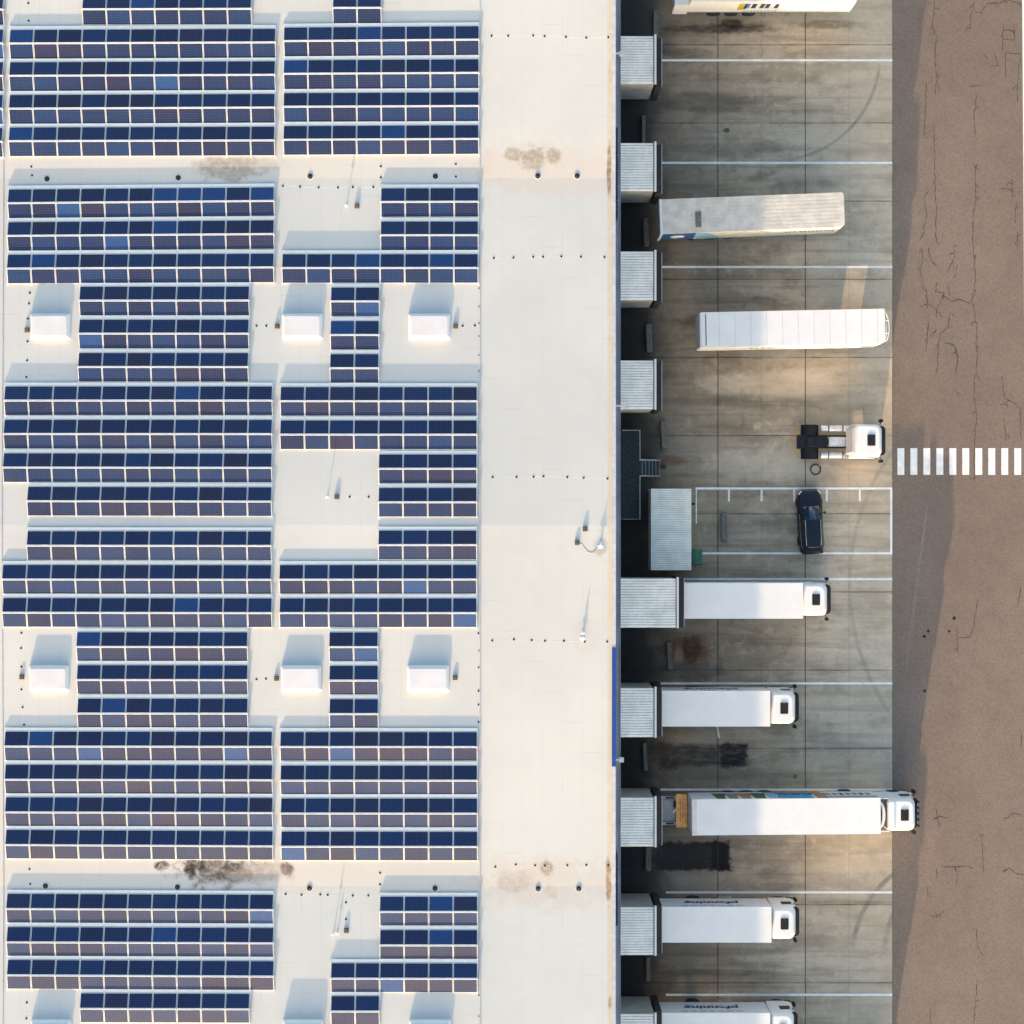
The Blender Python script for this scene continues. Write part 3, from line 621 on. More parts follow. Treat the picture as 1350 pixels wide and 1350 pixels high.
# ------------------------------------------------------------------ landing, stairs, container, blocks and small things
zt = 1.2; x0, y1 = P(819, 568, 1.2); x1, y0 = P(842.5, 684.5, 1.2)
t = thing('steel_landing', 'dark grated landing with pale railings and a short stair against the warehouse', 'landing', (x0, y0, 0))
m = MB(); LX, LY = x1-x0, y1-y0
nb = 60
for k in range(nb): m.box(.0, LX, LY*k/nb, LY*k/nb+LY/nb*.72, zt-.05, zt)
m.box(.01, LX-.01, 0, LY, zt-.2, zt-.08); m.build('grating', M['darkgrid'], t)
for x_ in (.1, LX-.1):
    for y_ in (.1, LY/2, LY-.1): m = MB(); m.box(x_-.05, x_+.05, y_-.05, y_+.05, 0, zt-.202); m.build('leg', M['steel'], t)
sy0, sy1 = P(0, 627.5, 1)[1]-y0, P(0, 606.5, 1)[1]-y0; sx1 = P(870, 0, .3)[0]-x0
def rail(pts):
    m = MB(); m.tube(pts, .028, 8)
    return m
zr_ = zt + 1.0
m = rail([(.05,0,zr_),(LX,0,zr_),(LX,sy0,zr_)]); m.tube([(.05,0,zt+.5),(LX,0,zt+.5),(LX,sy0,zt+.5)], .018)
for p_ in ((.05,0),(LX,0),(LX,sy0/2),(LX,sy0)): m.tube([(*p_,zt),(*p_,zr_)], .022)
m.build('railing', M['steel'], t)
m = rail([(.05,LY,zr_),(LX,LY,zr_),(LX,sy1,zr_)]); m.tube([(.05,LY,zt+.5),(LX,LY,zt+.5),(LX,sy1,zt+.5)], .018)
for p_ in ((.05,LY),(LX,LY),(LX,(sy1+LY)/2),(LX,sy1)): m.tube([(*p_,zt),(*p_,zr_)], .022)
m.build('railing', M['steel'], t)
for yy in (sy0, sy1):
    m = rail([(LX,yy,zr_),(sx1,yy,1.05),(sx1,yy,0)]); m.tube([(LX,yy,zt-.1),(sx1,yy,.05)], .05); m.build('stair_railing', M['steel'], t)
for k in range(6):
    xx = LX + (sx1-LX)*(k+.1)/6; m = MB(); m.box(xx, xx+.20, sy0+.04, sy1-.04, zt-.03-.2*k-.2, zt-.2*k-.2); m.box(xx+.21, xx+.24, sy0+.04, sy1-.04, zt-.03-.2*k-.2, zt-.2*k-.196, 1); m.build('tread', [M['darkgrid'], M['steel']], t)

x0, y1 = P(858.3, 644.3, 2.6); x1, y0 = P(911.4, 752, 2.6); L, W_ = x1-x0, y1-y0
t = thing('storage_container', 'cream white storage container with ribbed roof beside the parking bays', 'container', (x0, y0, 0))
m = MB(); m.box(.04, L-.04, .04, W_-.04, .12, 2.5); m.build('body', M['contwhite'], t)
m = MB(); m.box(0, L, 0, W_, .02, .118); m.build('floor_frame', M['grey'], t)
m = MB(); n = 37; prof = []
for k in range(n):
    a = W_*k/n; p_ = W_/n; prof += [(a, -.03), (a+p_*.15, -.03), (a+p_*.25, .0), (a+p_*.90, .0)]
prof.append((W_, -.03)); N = len(prof)
for i in range(N-1):
    (ya, za), (yb, zb) = prof[i], prof[i+1]; m.add([(0, ya, 2.6+za), (L, ya, 2.6+za), (L, yb, 2.6+zb), (0, yb, 2.6+zb)], [(0, 1, 2, 3)], 1 if i % 4 == 0 else 0)
m.box(0, L, 0, W_, 2.503, 2.56); m.build('ribbed_roof', [M['contwhite'], M['groove']], t)
x, y = P(914.3, 664.3, .9); t = thing('standpipe', 'short black post close to the right side of the storage container', 'post', (x, y, 0)); m = MB(); m.cyl(0,0,0,.85,.06,12); m.build('post', M['blackpl'], t); m = MB(); m.cyl(0,0,.852,.95,.11,14,r1=.08); m.build('cap', M['blackpl'], t)
x, y = P(919.5, 734.5, 1.1); t = thing('waste_bin', 'dark green waste bin by the lower right corner of the container', 'bin', (x, y, 0), R(-2))
m = MB(); m.loft([rrect(-.26,.26,-.46,.46,.08,.06), rrect(-.33,.33,-.56,.56,1.0,.08)]); m.build('body', M['green'], t)
m = MB(); m.loft([rrect(-.36,.36,-.60,.60,1.004,.09), rrect(-.36,.36,-.60,.60,1.05,.09), rrect(-.2,.25,-.5,.5,1.13,.08)]); m.build('lid', M['green'], t)
for sx in (-.22,.22):
    m = MB(); m.ycyl(sx, .09, -.5, -.42, [(0,.09),(1,.09)], 12); m.build('wheel', M['tyre'], t)
BL = [(864.5,31,7,36,0,'concrete wheel guide at the top, between the first dock and the picture edge'), (848.5,170,5,36,0,'thin concrete wheel guide between the first and second docks from the top'),
      (851.5,306,7,37,2,'concrete wheel guide left of the blue-ended trailer'), (855.5,445.5,8,37,2,'worn concrete wheel guide left of the reefer trailer with the round front bumper'),
      (875,573.5,7.5,37,4,'pale concrete wheel guide beside the steel landing'), (954.5,695,7.5,37,2,'concrete wheel guide lying inside the marked parking bays'),
      (882.8,865,7,37,3,'pale concrete wheel guide beside the rust stain'), (850.5,998,5.5,37,3,'concrete wheel guide left of the oily patch by the blue fascia'),
      (854.5,1132.5,8,32,0,'mossy concrete wheel guide left of the large black patch'), (854.3,1278,6,32,0,'concrete wheel guide between the two lowest docks')]
m = MB(); m.loft([rrect(-.5,.5,-.5,.5,0,.04), rrect(-.5,.5,-.5,.5,.24,.04), rrect(-.36,.36,-.48,.48,.34,.04)]); b0 = None
for px, py, w_, h_, an, lab in BL:
    x, y = P(px, py, .3)
    if b0 is None:
        b0 = m.build('concrete_block', M['block']); o = b0
    else: o = b0.copy(); COL.objects.link(o)
    tag(o, lab, 'concrete block', 'concrete wheel guides between the docks'); o.location = (x, y, 0); o.scale = (w_*HC/F, h_*HC/F, 1); o.rotation_euler = (0,0,R(an))
x, y = P(1075.3, 619); m = MB(); m.tube([(.37*math.cos(a*math.pi/16), .37*math.sin(a*math.pi/16), .045) for a in range(32)], .042, 8, closed=True)
tag(m.build('hose_ring', M['rubber'], None, (x, y, 0)), 'thin black ring lying on the concrete below the tractor unit', 'ring')
x, y = P(947, 965, .25); t = thing('timber_plank', 'pale timber plank sticking out from under the truck on the oily bay', 'plank', (x, y, 0), R(10)); m = MB(); m.box(-.08,.08,-.5,.6,.0,.1); m.build('board', M['cream'], t)

# ------------------------------------------------------------------ vehicles
wm = MB(); wm.ycyl(0, 0, -.15, .15, [(0,.30),(0,.46),(.12,.5),(.88,.5),(1,.46),(1,.30)], 28)
tyre0 = wm.build('tyre', M['tyre']); rm = MB(); rm.ycyl(0, 0, -.13, .13, [(0,.0),(0,.10),(.2,.13),(.25,.29),(.75,.29),(.8,.13),(1,.10),(1,.0)], 20)
rim0 = rm.build('rim', M['steel'])
TYME, RIME = tyre0.data, rim0.data
for o in (tyre0, rim0): bpy.data.objects.remove(o)
def wheel(par, x, y, r=.5, w_=1.0, rimmat=None):
    h = bpy.data.objects.new('wheel', None); COL.objects.link(h); h.parent = par; h.location = (x, y, r); h.scale = (r/.5, w_, r/.5)
    for n_, me in (('tyre', TYME), ('rim', RIME)):
        o = bpy.data.objects.new(n_, me); COL.objects.link(o); o.parent = h
def cab(par, x0, L=2.05, lamps=False, top=3.72, rw=1.08, fair=False):
    """forward control lorry cab: back at x0, front at x0+L (local, facing +x)"""
    hw = 1.22; m = MB(); xf = x0+L
    def ring(z, fx, bx_, h, r): return rrect4(bx_, fx, -h, h, z, (r, .10, .10, r), 6)
    m.loft([ring(.55, xf-.02, x0+.05, hw, .30), ring(1.2, xf, x0, hw, .34), ring(2.1, xf-.02, x0, hw, .40), ring(2.9, xf-.16, x0, hw-.04, .46),
            ring(top-.30, xf-.30, x0+.03, rw+.05, .46), ring(top-.08, xf-.40, x0+.07, rw, .44), ring(top, xf-.52, x0+.16, rw-.12, .40)], 0, True)
    c_ = m.build('cab', M['white'], par)
    m = MB(); m.loft([ring(1.95, xf+.02, xf-.55, hw-.06, .38), ring(2.85, xf-.11, xf-.62, hw-.10, .44)], 0, True); m.build('windscreen', M['glass'], c_)
    m = MB(); m.loft([rrect4(xf-.30, xf+.10, -hw+.14, hw-.14, 2.93, (.30,.02,.02,.30)), rrect4(xf-.34, xf+.06, -hw+.15, hw-.15, 3.03, (.30,.02,.02,.30))]); m.build('sun_visor', M['blackpl'], c_)
    for s_ in (-1, 1):
        m = MB(); ya = s_*(hw-.005); yb = s_*(hw+.012)
        m.loft([[(xf-1.15,ya,1.9),(xf-.35,ya,1.9),(xf-.45,s_*(hw-.03),2.7),(xf-1.15,s_*(hw-.03),2.7)], [(xf-1.15,yb,1.9),(xf-.35,yb,1.9),(xf-.45,s_*(hw-.012),2.7),(xf-1.15,s_*(hw-.012),2.7)]]); m.build('side_window', M['glass'], c_)
        m = MB(); m.tube([(xf-.28,s_*(hw-.05),2.75),(xf-.12,s_*(hw+.22),2.75),(xf-.12,s_*(hw+.22),2.05)], .03); m.box(xf-.22, xf-.02, s_*(hw+.15) if s_>0 else -(hw+.36), (hw+.36) if s_>0 else -(hw+.15), 2.0, 2.7)
        m.build('mirror', M['blackpl'], c_)
        m = MB(); m.box(xf-.10, xf+.05, s_*.98-.17, s_*.98+.17, .72, .94); m.build('headlight', M['lamp'], c_)
        m = MB(); m.cyl(xf-1.12, s_*.42, top+.001, top+.05, .05, 10); m.build('marker_lamp', M['grey'], c_)
    m = MB(); m.loft([rrect(xf-1.38, xf-.80, -.41, .41, top+.002, .07), rrect(xf-1.36, xf-.82, -.39, .39, top+.045, .07)]); m.build('roof_hatch', M['blackpl'], c_)
    m = MB(); m.loft([rrect4(xf-.5, xf+.07, -hw-.01, hw+.01, .35, (.28,.02,.02,.28)), rrect4(xf-.5, xf+.09, -hw-.01, hw+.01, .68, (.28,.02,.02,.28))]); m.build('bumper', M['blackpl'], c_)
    m = MB(); m.box(xf-.04, xf+.025, -.75, .75, 1.0, 1.75); m.build('grille', M['blackpl'], c_)
    if lamps:
        for k in range(5):
            y_ = -.86 + k*.43; m = MB(); m.ycyl(0,0,0,1,[(0,.01),(1,.01)],4); m = MB(); m.cyl(xf+.0, y_, 3.12, 3.34, .10, 12); m.build('spot_lamp', M['blackpl'], c_)
        m = MB(); m.tube([(xf, -1.0, 3.10),(xf, 1.0, 3.10)], .03); m.build('lamp_bar', M['chrome'], c_)
    if fair:
        for s_ in (-1, 1):
            m = MB(); m.box(x0-.62, x0-.01, s_*1.19-.03, s_*1.19+.03, .8, 3.75); m.build('side_fairing', M['white'], c_)
        m = MB(); m.loft([rrect(x0-.12, x0+.55, -1.0, 1.0, top-.12, .1), rrect(x0-.10, x0+.3, -1.0, 1.0, top+.20, .1)]); m.build('roof_deflector', M['white'], c_)
    return c_
def chassis(par, xa, xb, z=.85):
    m = MB()
    for s_ in (-1, 1): m.box(xa, xb, s_*.42-.06, s_*.42+.06, z, z+.24)
    k = xa + .4
    while k < xb: m.box(k, k+.1, -.36, .36, z+.04, z+.2); k += 1.6
    return m.build('chassis', M['blackpl'], par)
def box_body(par, xa, xb, hw, z0, z1, mat_side, mat_roof, name='cargo_box', rad=.02, corner=None):
    m = MB(); rs = corner or (rad,)*4
    m.loft([rrect4(xa, xb, -hw, hw, z0, rs), rrect4(xa, xb, -hw, hw, z1-.05, rs)])
    b = m.build(name, mat_side, par)
    m = MB(); m.loft([rrect4(xa-.01, xb+.01, -hw-.01, hw+.01, z1-.048, rs), rrect4(xa-.01, xb+.01, -hw-.01, hw+.01, z1, rs)]); m.build('roof_panel', mat_roof, b)
    return b
def text(par, body, x, y, z, size, mat, north, sx=1.0, bold=.02):
    cu = bpy.data.curves.new('lettering', 'FONT'); cu.body = body; cu.size = size; cu.align_x = 'CENTER'; cu.extrude = .006; cu.offset = bold; cu.materials.append(mat)
    tmp = bpy.data.objects.new('lettering_curve', cu); me = bpy.data.meshes.new_from_object(tmp); bpy.data.objects.remove(tmp)
    me.materials.clear(); me.materials.append(mat)
    o = bpy.data.objects.new('lettering', me); COL.objects.link(o); o.parent = par
    o.location = (x, y, z); o.rotation_euler = (R(90), 0, R(180) if north else 0); o.scale = (sx, 1, 1); return o
def place(px0, px1, py0, py1, z, ang=0.0):
    (xa, ya), (xb, yb) = P(px0, py0, z), P(px1, py1, z)
    return (xa+xb)/2, (ya+yb)/2, (xb-xa), (ya-yb)
def box_truck(label, px0, px1, py0, py1, cab0, cab1, words=False, cabdy=0.0, axles=(-1.35,), cabz=1.0, grp='white lorries parked at the docks'):
    cx, cy, L, W_ = place(px0, px1, py0, py1, 4.0)
    t = thing('box_truck', label, 'truck', (cx, cy, 0), 0, grp); hw = 1.275
    b = box_body(t, -L/2, L/2, hw, 1.12, 4.0, M['sideN'], M['white'])
    c0, c1 = P(cab0, 0, 3.7)[0]-cx, P(cab1, 0, 2.6)[0]-cx
    cb = cab(t, c0, c1-c0); cb.location.y = cabdy; cb.scale.z = cabz
    chassis(t, -L/2+.1, c1-.6)
    for ax in axles:
        for s_ in (-1, 1): wheel(t, ax, s_*1.02, .5, 1.7)
    for s_ in (-1, 1): wheel(t, c0+.85, s_*1.06, .5, 1.0)
    m = MB(); m.box(-.9+1.4, .1+1.4, .95, 1.28, .45, .95); m.build('tool_box', M['steel'], t)
    m = MB(); m.ycyl(2.6, .72, -1.2, -.6, [(0,.30),(1,.30)], 16); m.build('fuel_tank', M['steel'], t)
    if words:
        text(b, 'pfenning', -.02-(L/2-( (941.5-px0)/18.3)), hw+.012, 2.15, 1.05, M['textnavy'], True, 1.12, .03)
        m = MB(); x_ = -(L/2-((899-px0)/18.3))
        for k in range(7): m.box(x_+k*.66, x_+k*.66+.5, hw+.002, hw+.012, 3.42, 3.56)
        m.build('small_lettering', M['textgrey'], b)
    return t
box_truck('plain white truck reversed to the longer dock house, no lettering on its side', 901.2, 1058.5, 768.3, 816.0, 1060.2, 1094, axles=(-2.4, -1.1), cabdy=.05, cabz=.84)
box_truck('white lettered truck with a plank at its lower side, beside the blue fascia strip', 872.7, 1015.3, 910.4, 958.2, 1017.2, 1050.5, True)
box_truck('white truck with large navy lettering, next above the one cut off at bottom', 872.9, 1017, 1195.7, 1242.8, 1018.6, 1051, True)
box_truck('white lettered truck cut off by the bottom edge of the picture', 873, 1015.3, 1335.5, 1382.5, 1016.5, 1049, True)

# long semi with picture side and orange tail lift
cx, cy, L, W_ = place(912.4, 1161, 1053.5, 1099.8, 4.1)
t = thing('semi_truck', 'long white semi truck with side pictures and orange tail lift, cab over the road', 'truck', (cx, cy, 0), R(.45)); hw = 1.29
b = box_body(t, -L/2, L/2, hw, .95, 4.1, M['sideN'], M['white'])
m = MB(); m.box(-L/2+.02, -L/2+.35, -hw+.05, hw-.05, 4.1+.001, 4.13); m.build('rear_roof_trim', M['whitedirty'], b)
kx = lambda px: (px-NX)*(HC-3)/F - cx
SD = [(940,956,M['leaf']),(956.5,973,M['mottled']),(973.5,990,M['tan']),(990.5,1009,M['leaf']),(1009.5,1024,M['ltblue']),(1072,1090,M['tan'])]
for a, c_, mt in SD:
    m = MB(); xa, xb = kx(a), kx(c_)
    vs = [(xa+.15, z) for z in (1.3,)]
    m.loft([[(xa+.25,yy,3.9),(xb-.05,yy,3.9),(xb+.12,yy,1.5),(xa+.0,yy,1.5)] for yy in (hw+.002, hw+.012)]); m.build('side_picture', mt, b)
m = MB(); m.loft([[(kx(1024),yy,3.95),(kx(1072),yy,3.95),(kx(1069),yy,1.6),(kx(1027),yy,1.6)] for yy in (hw+.002, hw+.014)]); m.build('side_picture', M['skyblue'], b)
m = MB(); m.box(kx(1010), kx(1086), hw+.002, hw+.013, 1.05, 1.5); m.build('side_stripe', M['tan'], b)
text(b, 'PURAL', kx(1049), hw+.022, 1.75, .95, M['textnavy'], True, .95, .02)
rr = random.Random(5)
for k in range(7):
    xa = kx(1092 + k*8.8); m = MB(); m.loft([[(xa,yy,2.6),(xa+.32,yy,2.6),(xa+.26,yy,1.7),(xa-.05,yy,1.7)] for yy in (hw+.002, hw+.012)]); m.build('side_picture', [M['mottled'], M['textgrey'], M['leaf']][k % 3], b)
m = MB(); m.box(kx(1088), kx(1155), hw+.002, hw+.011, 3.1, 3.6); m.build('side_stripe', M['mottled'], b)
for px in (960, 984, 1008):
    for s_ in (-1, 1): wheel(t, P(px, 0, .5)[0]-cx, s_*1.12, .5, 1.2)
for s_ in (-1, 1): wheel(t, P(1113, 0, .5)[0]-cx, s_*1.05, .5, 1.8)
c0, c1 = P(1172, 0, 3.7)[0]-cx, P(1207.5, 0, 2.6)[0]-cx
cab(t, c0, c1-c0, True, 3.85, 1.10, True); chassis(t, -L/2+.2, c1-.6)
for s_ in (-1, 1): wheel(t, c0+.95, s_*1.08, .5, 1.1)
# front bulge of the trailer
m = MB(); xs = L/2+.012; arc = [(xs + .42*math.cos(a) , 1.0*math.sin(a)) for a in [R(-90+12*k) for k in range(16)]]
m.loft([[(x_, y_, z_) for x_, y_ in arc] for z_ in (1.9, 3.7)]); m.build('cooling_unit', M['white'], b)
m = MB(); m.loft([[(L/2+.04+.16*math.cos(a), .8*math.sin(a)*(1), z_) for a in [R(-90+15*k) for k in range(13)]] for z_ in (3.703, 3.73)]); m.build('grille', M['blackpl'], b)
# tail lift
m = MB(); xa = P(891.5, 0, 1.3)[0]-cx; m.box(xa, -L/2-.08, -1.22, 1.22, 1.15, 1.25); tl = m.build('tail_lift', M['orange'], t)
m = MB()
for k in range(5):
    xx = xa + .28 + k*.17; m.box(xx, xx+.05, -.75+.1*k, .75-.07*k, 1.252, 1.258)
m.build('warning_lettering', M['tan'], tl)
for s_ in (-1, 1):
    m = MB(); xr0 = P(872.5, 0, 1.2)[0]-cx; ya = .95*s_; m.box(xr0, xa-.01, ya-.10, ya+.10, .98, 1.10); m.box(xr0+.3, xa-.15, ya-.05, ya+.05, 1.102, 1.13, 1); m.build('lift_arm', [M['steel'], M['blackpl']], t)
m = MB(); m.box(P(873, 0, 1)[0]-cx, xa-.02, -.80, .80, .90, .96); m.build('ramp_plate', M['grey'], t)
m = MB(); m.box(P(888.5, 0, 1.2)[0]-cx, P(892, 0, 1.2)[0]-cx, .25, .65, .97, 1.14); m.build('control_box', M['blackpl'], t)
m = MB(); xq = P(889.5, 0, 1.3)[0]-cx; m.tube([(xq-.12, -.12, 1.2),(xq+.14, .12, 1.3)], .06); m.build('lift_handle', M['white'], t)

# blue-ended trailer
cx, cy = P(991.5, 281.0, 4.0); ang = R(2.25); L = 243/18.3; hw = 1.24
t = thing('trailer', 'weathered white semi trailer with blue rear end on its side, parked slightly askew', 'trailer', (cx, cy, 0), ang, 'semi trailers parked without a tractor')
b = box_body(t, -L/2, L/2, hw, 1.1, 4.0, M['cream'], M['beige'], 'cargo_box', .02, (.22,.03,.03,.30))
m = MB()
for k in range(1, 9): yy = -hw + 2*hw*k/9; m.box(-L/2+.25, L/2-.35, yy-.012, yy+.012, 4.001, 4.006)
for k in range(9): xx = -L/2+.6+k*1.55; m.box(xx-.014, xx+.014, -hw+.06, hw-.06, 4.007, 4.012)
m.build('roof_ribs', M['cream'], b)
m = MB(); m.box(-L/2-.012, -L/2+.16, -hw-.015, hw+.015, 1.0, 4.05); m.build('rear_frame', M['white'], b)
m = MB()
for yy0, yy1, w_ in ((-.85,-.42,.40),(-.40,.25,.42)): m.box(-L/2+2.55, -L/2+2.55+w_, yy0, yy1, 4.024, 4.05)
m.build('roof_patch', M['block'], b)
m = MB(); m.box(-L/2+.17, -L/2+2.6, -hw-.012, -hw-.002, 1.15, 3.85); m.build('side_panel', M['dkblue'], b)
m = MB(); m.loft([[(-L/2+2.6,yy,1.6),(-L/2+4.6,yy,1.15),(-L/2+3.9,yy,3.0),(-L/2+3.3,yy,3.85),(-L/2+2.6,yy,3.85)] for yy in (-hw-.012, -hw-.002)]); m.build('side_panel', M['ltblue'], b)
m = MB(); q = [(-L/2+1.35+.55*math.cos(R(18*k)), 2.5+.62*math.sin(R(18*k))) for k in range(20)]; m.loft([[(x_, yy, z_) for x_, z_ in q] for yy in (-hw-.02, -hw-.013)]); m.build('oval_emblem', M['white'], b)
m = MB(); rr = random.Random(11); xx = L/2 - 4.1
for k in range(12):
    w_ = rr.uniform(.12, .22); m.box(xx, xx+w_, -hw-.01, -hw-.001, 2.4, 2.75); xx += w_ + (.12 if k != 2 else .3)
m.build('faded_lettering', M['textgrey'], b)
chassis(t, -L/2+.2, L/2-.4)
for ax in (-3.9, -2.6, -1.3):
    for s_ in (-1, 1): wheel(t, ax, s_*1.02)
for s_ in (-1, 1): m = MB(); m.box(3.2, 3.34, s_*.85-.06, s_*.85+.06, .06, 1.09); m.box(3.12, 3.42, s_*.85-.12, s_*.85+.12, 0, .058); m.build('landing_leg', M['steel'], t)

# second trailer, hoop at its front
cx, cy = P(1045.6, 432.4, 4.0); ang = R(1.17); L = 242/18.3; hw = 1.25
t = thing('trailer', 'bright white semi trailer with a rounded bumper hoop at its front end', 'trailer', (cx, cy, 0), ang, 'semi trailers parked without a tractor')
b = box_body(t, -L/2, L/2, hw, 1.15, 4.0, M['white'], M['white'], 'cargo_box', .02, (.03,.03,.03,.32))
m = MB()
for k in range(11): xx = -L/2+1.3+k*1.14; m.box(xx-.012, xx+.012, -hw+.04, hw-.04, 4.001, 4.008)
m.build('roof_seams', M['lilac'], b)
m = MB(); m.box(-L/2+.30, -L/2+.36, -hw+.12, hw-.12, 4.001, 4.02); m.build('door_gap', M['brown'], b)
m = MB(); m.box(-L/2-.10, -L/2-.012, -hw+.02, hw-.02, 1.1, 3.95); m.build('rear_door', M['sideN'], b)
m = MB()
for z_ in (3.85, 3.0): m.tube([(L/2+.02, 1.02, z_),(L/2+.12, .98, z_),(L/2+.26,.6,z_),(L/2+.33,.2,z_),(L/2+.33,-.3,z_),(L/2+.27,-.68,z_),(L/2+.14,-1.02,z_),(L/2+.02,-1.08,z_)], .035)
for yy in (.42, -.5): m.tube([(L/2, yy, 3.85),(L/2+.3, yy, 3.85)], .03)
m.build('bumper_hoop', M['white'], t)
m = MB(); m.loft([rrect(L/2+.013, L/2+.2, -.55, .55, 2.6, .08), rrect(L/2+.013, L/2+.2, -.55, .55, 3.4, .08)]); m.build('cooling_unit', M['grey'], t)
m = MB(); rr = random.Random(4)
xx = -L/2 + 3.7
for w_, g_ in ((.22,.12),(.25,.2),(.3,.22),(.16,.06),(.16,.06),(.16,.28),(.24,.12),(.24,.2),(.2,.1),(.2,.3)): m.box(xx, xx+w_, -hw-.012, -hw-.002, 2.2, 2.55); xx += w_+g_
m.build('faded_lettering', M['textgrey'], b)
chassis(t, -L/2+.2, L/2-.4)
for ax in (-3.9, -2.6, -1.3):
    for s_ in (-1, 1): wheel(t, ax, s_*1.02)
for s_ in (-1, 1): m = MB(); m.box(3.5, 3.64, s_*.85-.06, s_*.85+.06, .06, 1.14); m.box(3.42, 3.72, s_*.85-.12, s_*.85+.12, 0, .058); m.build('landing_leg', M['steel'], t)

# trailer at the top edge, seen by its side
xa = (886-NX)*(HC-1.2)/F; xb = (1119.5-NX)*(HC-1.2)/F; ys_ = P(0, 16.4, 1.2)[1]; L = xb-xa; hw = 1.275; cx, cy = (xa+xb)/2, ys_+hw
t = thing('trailer', 'white semi trailer at the top edge with coloured logo blocks on its side', 'trailer', (cx, cy, 0), 0, 'semi trailers parked without a tractor')
b = box_body(t, -L/2+1.12, L/2, hw, 1.15, 4.0, M['white'], M['white'])
m = MB(); m.loft([rrect(-L/2, -L/2+1.08, -hw-.08, hw, 1.05, .04), rrect(-L/2, -L/2+1.08, -hw-.08, hw, 3.35, .04)]); m.build('rear_compartment', M['white'], b)
m = MB(); m.box(-L/2+1.125, L/2-.1, -hw-.012, -hw-.002, 1.2, 1.36); m.build('side_stripe', M['textgrey'], b)
ks = lambda px: (px-NX)*(HC-2.5)/F - cx
for a, c_, mt, zl_ in ((972.5,980,M['yellow'],1.85),(980.3,984,M['textnavy'],2.1),(984.2,987.5,M['skyblue'],2.3),(990,996,M['textnavy'],2.3),(1001,1006.5,M['textnavy'],2.3),(1008,1013.5,M['textnavy'],2.3),(1020,1025.5,M['textnavy'],2.3)):
    m = MB(); xa_, xb_ = ks(a), ks(c_); m.loft([[(xa_,yy,zl_),(xb_,yy,zl_),(xb_+.06,yy,3.35),(xa_+.06,yy,3.35)] for yy in (-hw-.012, -hw-.002)]); m.build('logo_block', mt, b)
m = MB(); xx = ks(982)
for k in range(10): m.box(xx, xx+.16, -hw-.014, -hw-.002, 1.5, 1.68); xx += .25
m.build('small_lettering', M['textgrey'], b)
chassis(t, -L/2+1.2, L/2-.4)
for ax in (-3.4, -2.1, -.8):
    for s_ in (-1, 1): wheel(t, ax, s_*1.08)
for s_ in (-1, 1): m = MB(); m.box(3.5, 3.64, s_*.85-.06, s_*.85+.06, .06, 1.14); m.box(3.42, 3.72, s_*.85-.12, s_*.85+.12, 0, .058); m.build('landing_leg', M['steel'], t)

# tractor unit without trailer
cx, cy = P(1108, 582.5, 1.0)
t = thing('tractor_unit', 'white tractor unit without a trailer, black rear frame and fifth wheel bare', 'truck', (cx, cy, 0))
X_ = lambda px, z=1.0: P(px, 0, z)[0]-cx
cb = cab(t, X_(1127, 3.6), X_(1163.5, 2.4)-X_(1127, 3.6), False, 3.75, 1.10)
m = MB(); m.loft([rrect(X_(1121,3.0), X_(1127.5,3.0), -.95, .95, 1.4, .1), rrect(X_(1122,3.0), X_(1127.5,3.0), -.9, .9, 3.5, .1)]); m.build('rear_fairing', M['lilac'], cb)
chassis(t, X_(1052), X_(1140))
for s_ in (-1, 1):
    wheel(t, X_(1068.5), s_*.86, .5, 2.6); wheel(t, X_(1145), s_*1.05, .5, 1.0)
    m = MB(); q = [(X_(1068.5)+.68*math.cos(R(a)), .5+.62*math.sin(R(a))) for a in range(20, 165, 12)]
    m.loft([[(x_, yy, z_) for x_, z_ in q] + [(x_*1.0, yy, z_-.04) for x_, z_ in q[::-1]] for yy in sorted((s_*.40, s_*1.27))]); m.build('mudguard', M['blackpl'], t)
    m = MB(); m.ycyl(X_(1052.5), .9, s_*.72-.10, s_*.72+.10, [(0,.10),(1,.10)], 12); m.build('tail_lamp', M['yellow'], t)
    m = MB(); xs0, xs1 = X_(1082.5), X_(1119); y_ = s_*.98
    rg = [[(x_, y_+.24*math.cos(R(a)), .82+.30*math.sin(R(a))) for a in range(0, 360, 20)] for x_ in (xs0, xs1)]; m.loft(rg, 0, True); tk = m.build('fuel_tank', M['alu'], t)
    m = MB()
    for f_ in (.27, .78): xx = xs0 + (xs1-xs0)*f_; m.loft([[(xx+d_, y_+.25*math.cos(R(a)), .82+.31*math.sin(R(a))) for a in range(0, 360, 20)] for d_ in (-.04, .04)])
    m.build('tank_strap', M['blackpl'], tk)
m = MB(); m.box(X_(1093), X_(1119.5), -.38, .36, 1.02, 1.06); m.build('deck_plate', M['alu'], t)
m = MB(); m.cyl(X_(1083), 0, 1.1, 1.22, .50, 24); m.box(X_(1064), X_(1082), -.34, .34, 1.1, 1.19); m.build('fifth_wheel', M['blackpl'], t)
m = MB(); m.box(X_(1051), X_(1064), -.5, .5, .72, 1.06); m.build('rear_crossmember', M['blackpl'], t)
m = MB(); m.tube([(X_(1119), 0, 1.2),(X_(1117), -.3, 1.5),(X_(1113), -.45, 1.3),(X_(1119), -.2, 1.7)], .04); m.tube([(X_(1119), .2, 1.7),(X_(1115), .1, 1.2),(X_(1116), -.3, 1.2)], .04); m.build('air_hoses', M['blackpl'], t)
m = MB(); m.box(X_(1113), X_(1119), -1.2, -.55, .9, 1.25); m.build('battery_box', M['steel'], t)

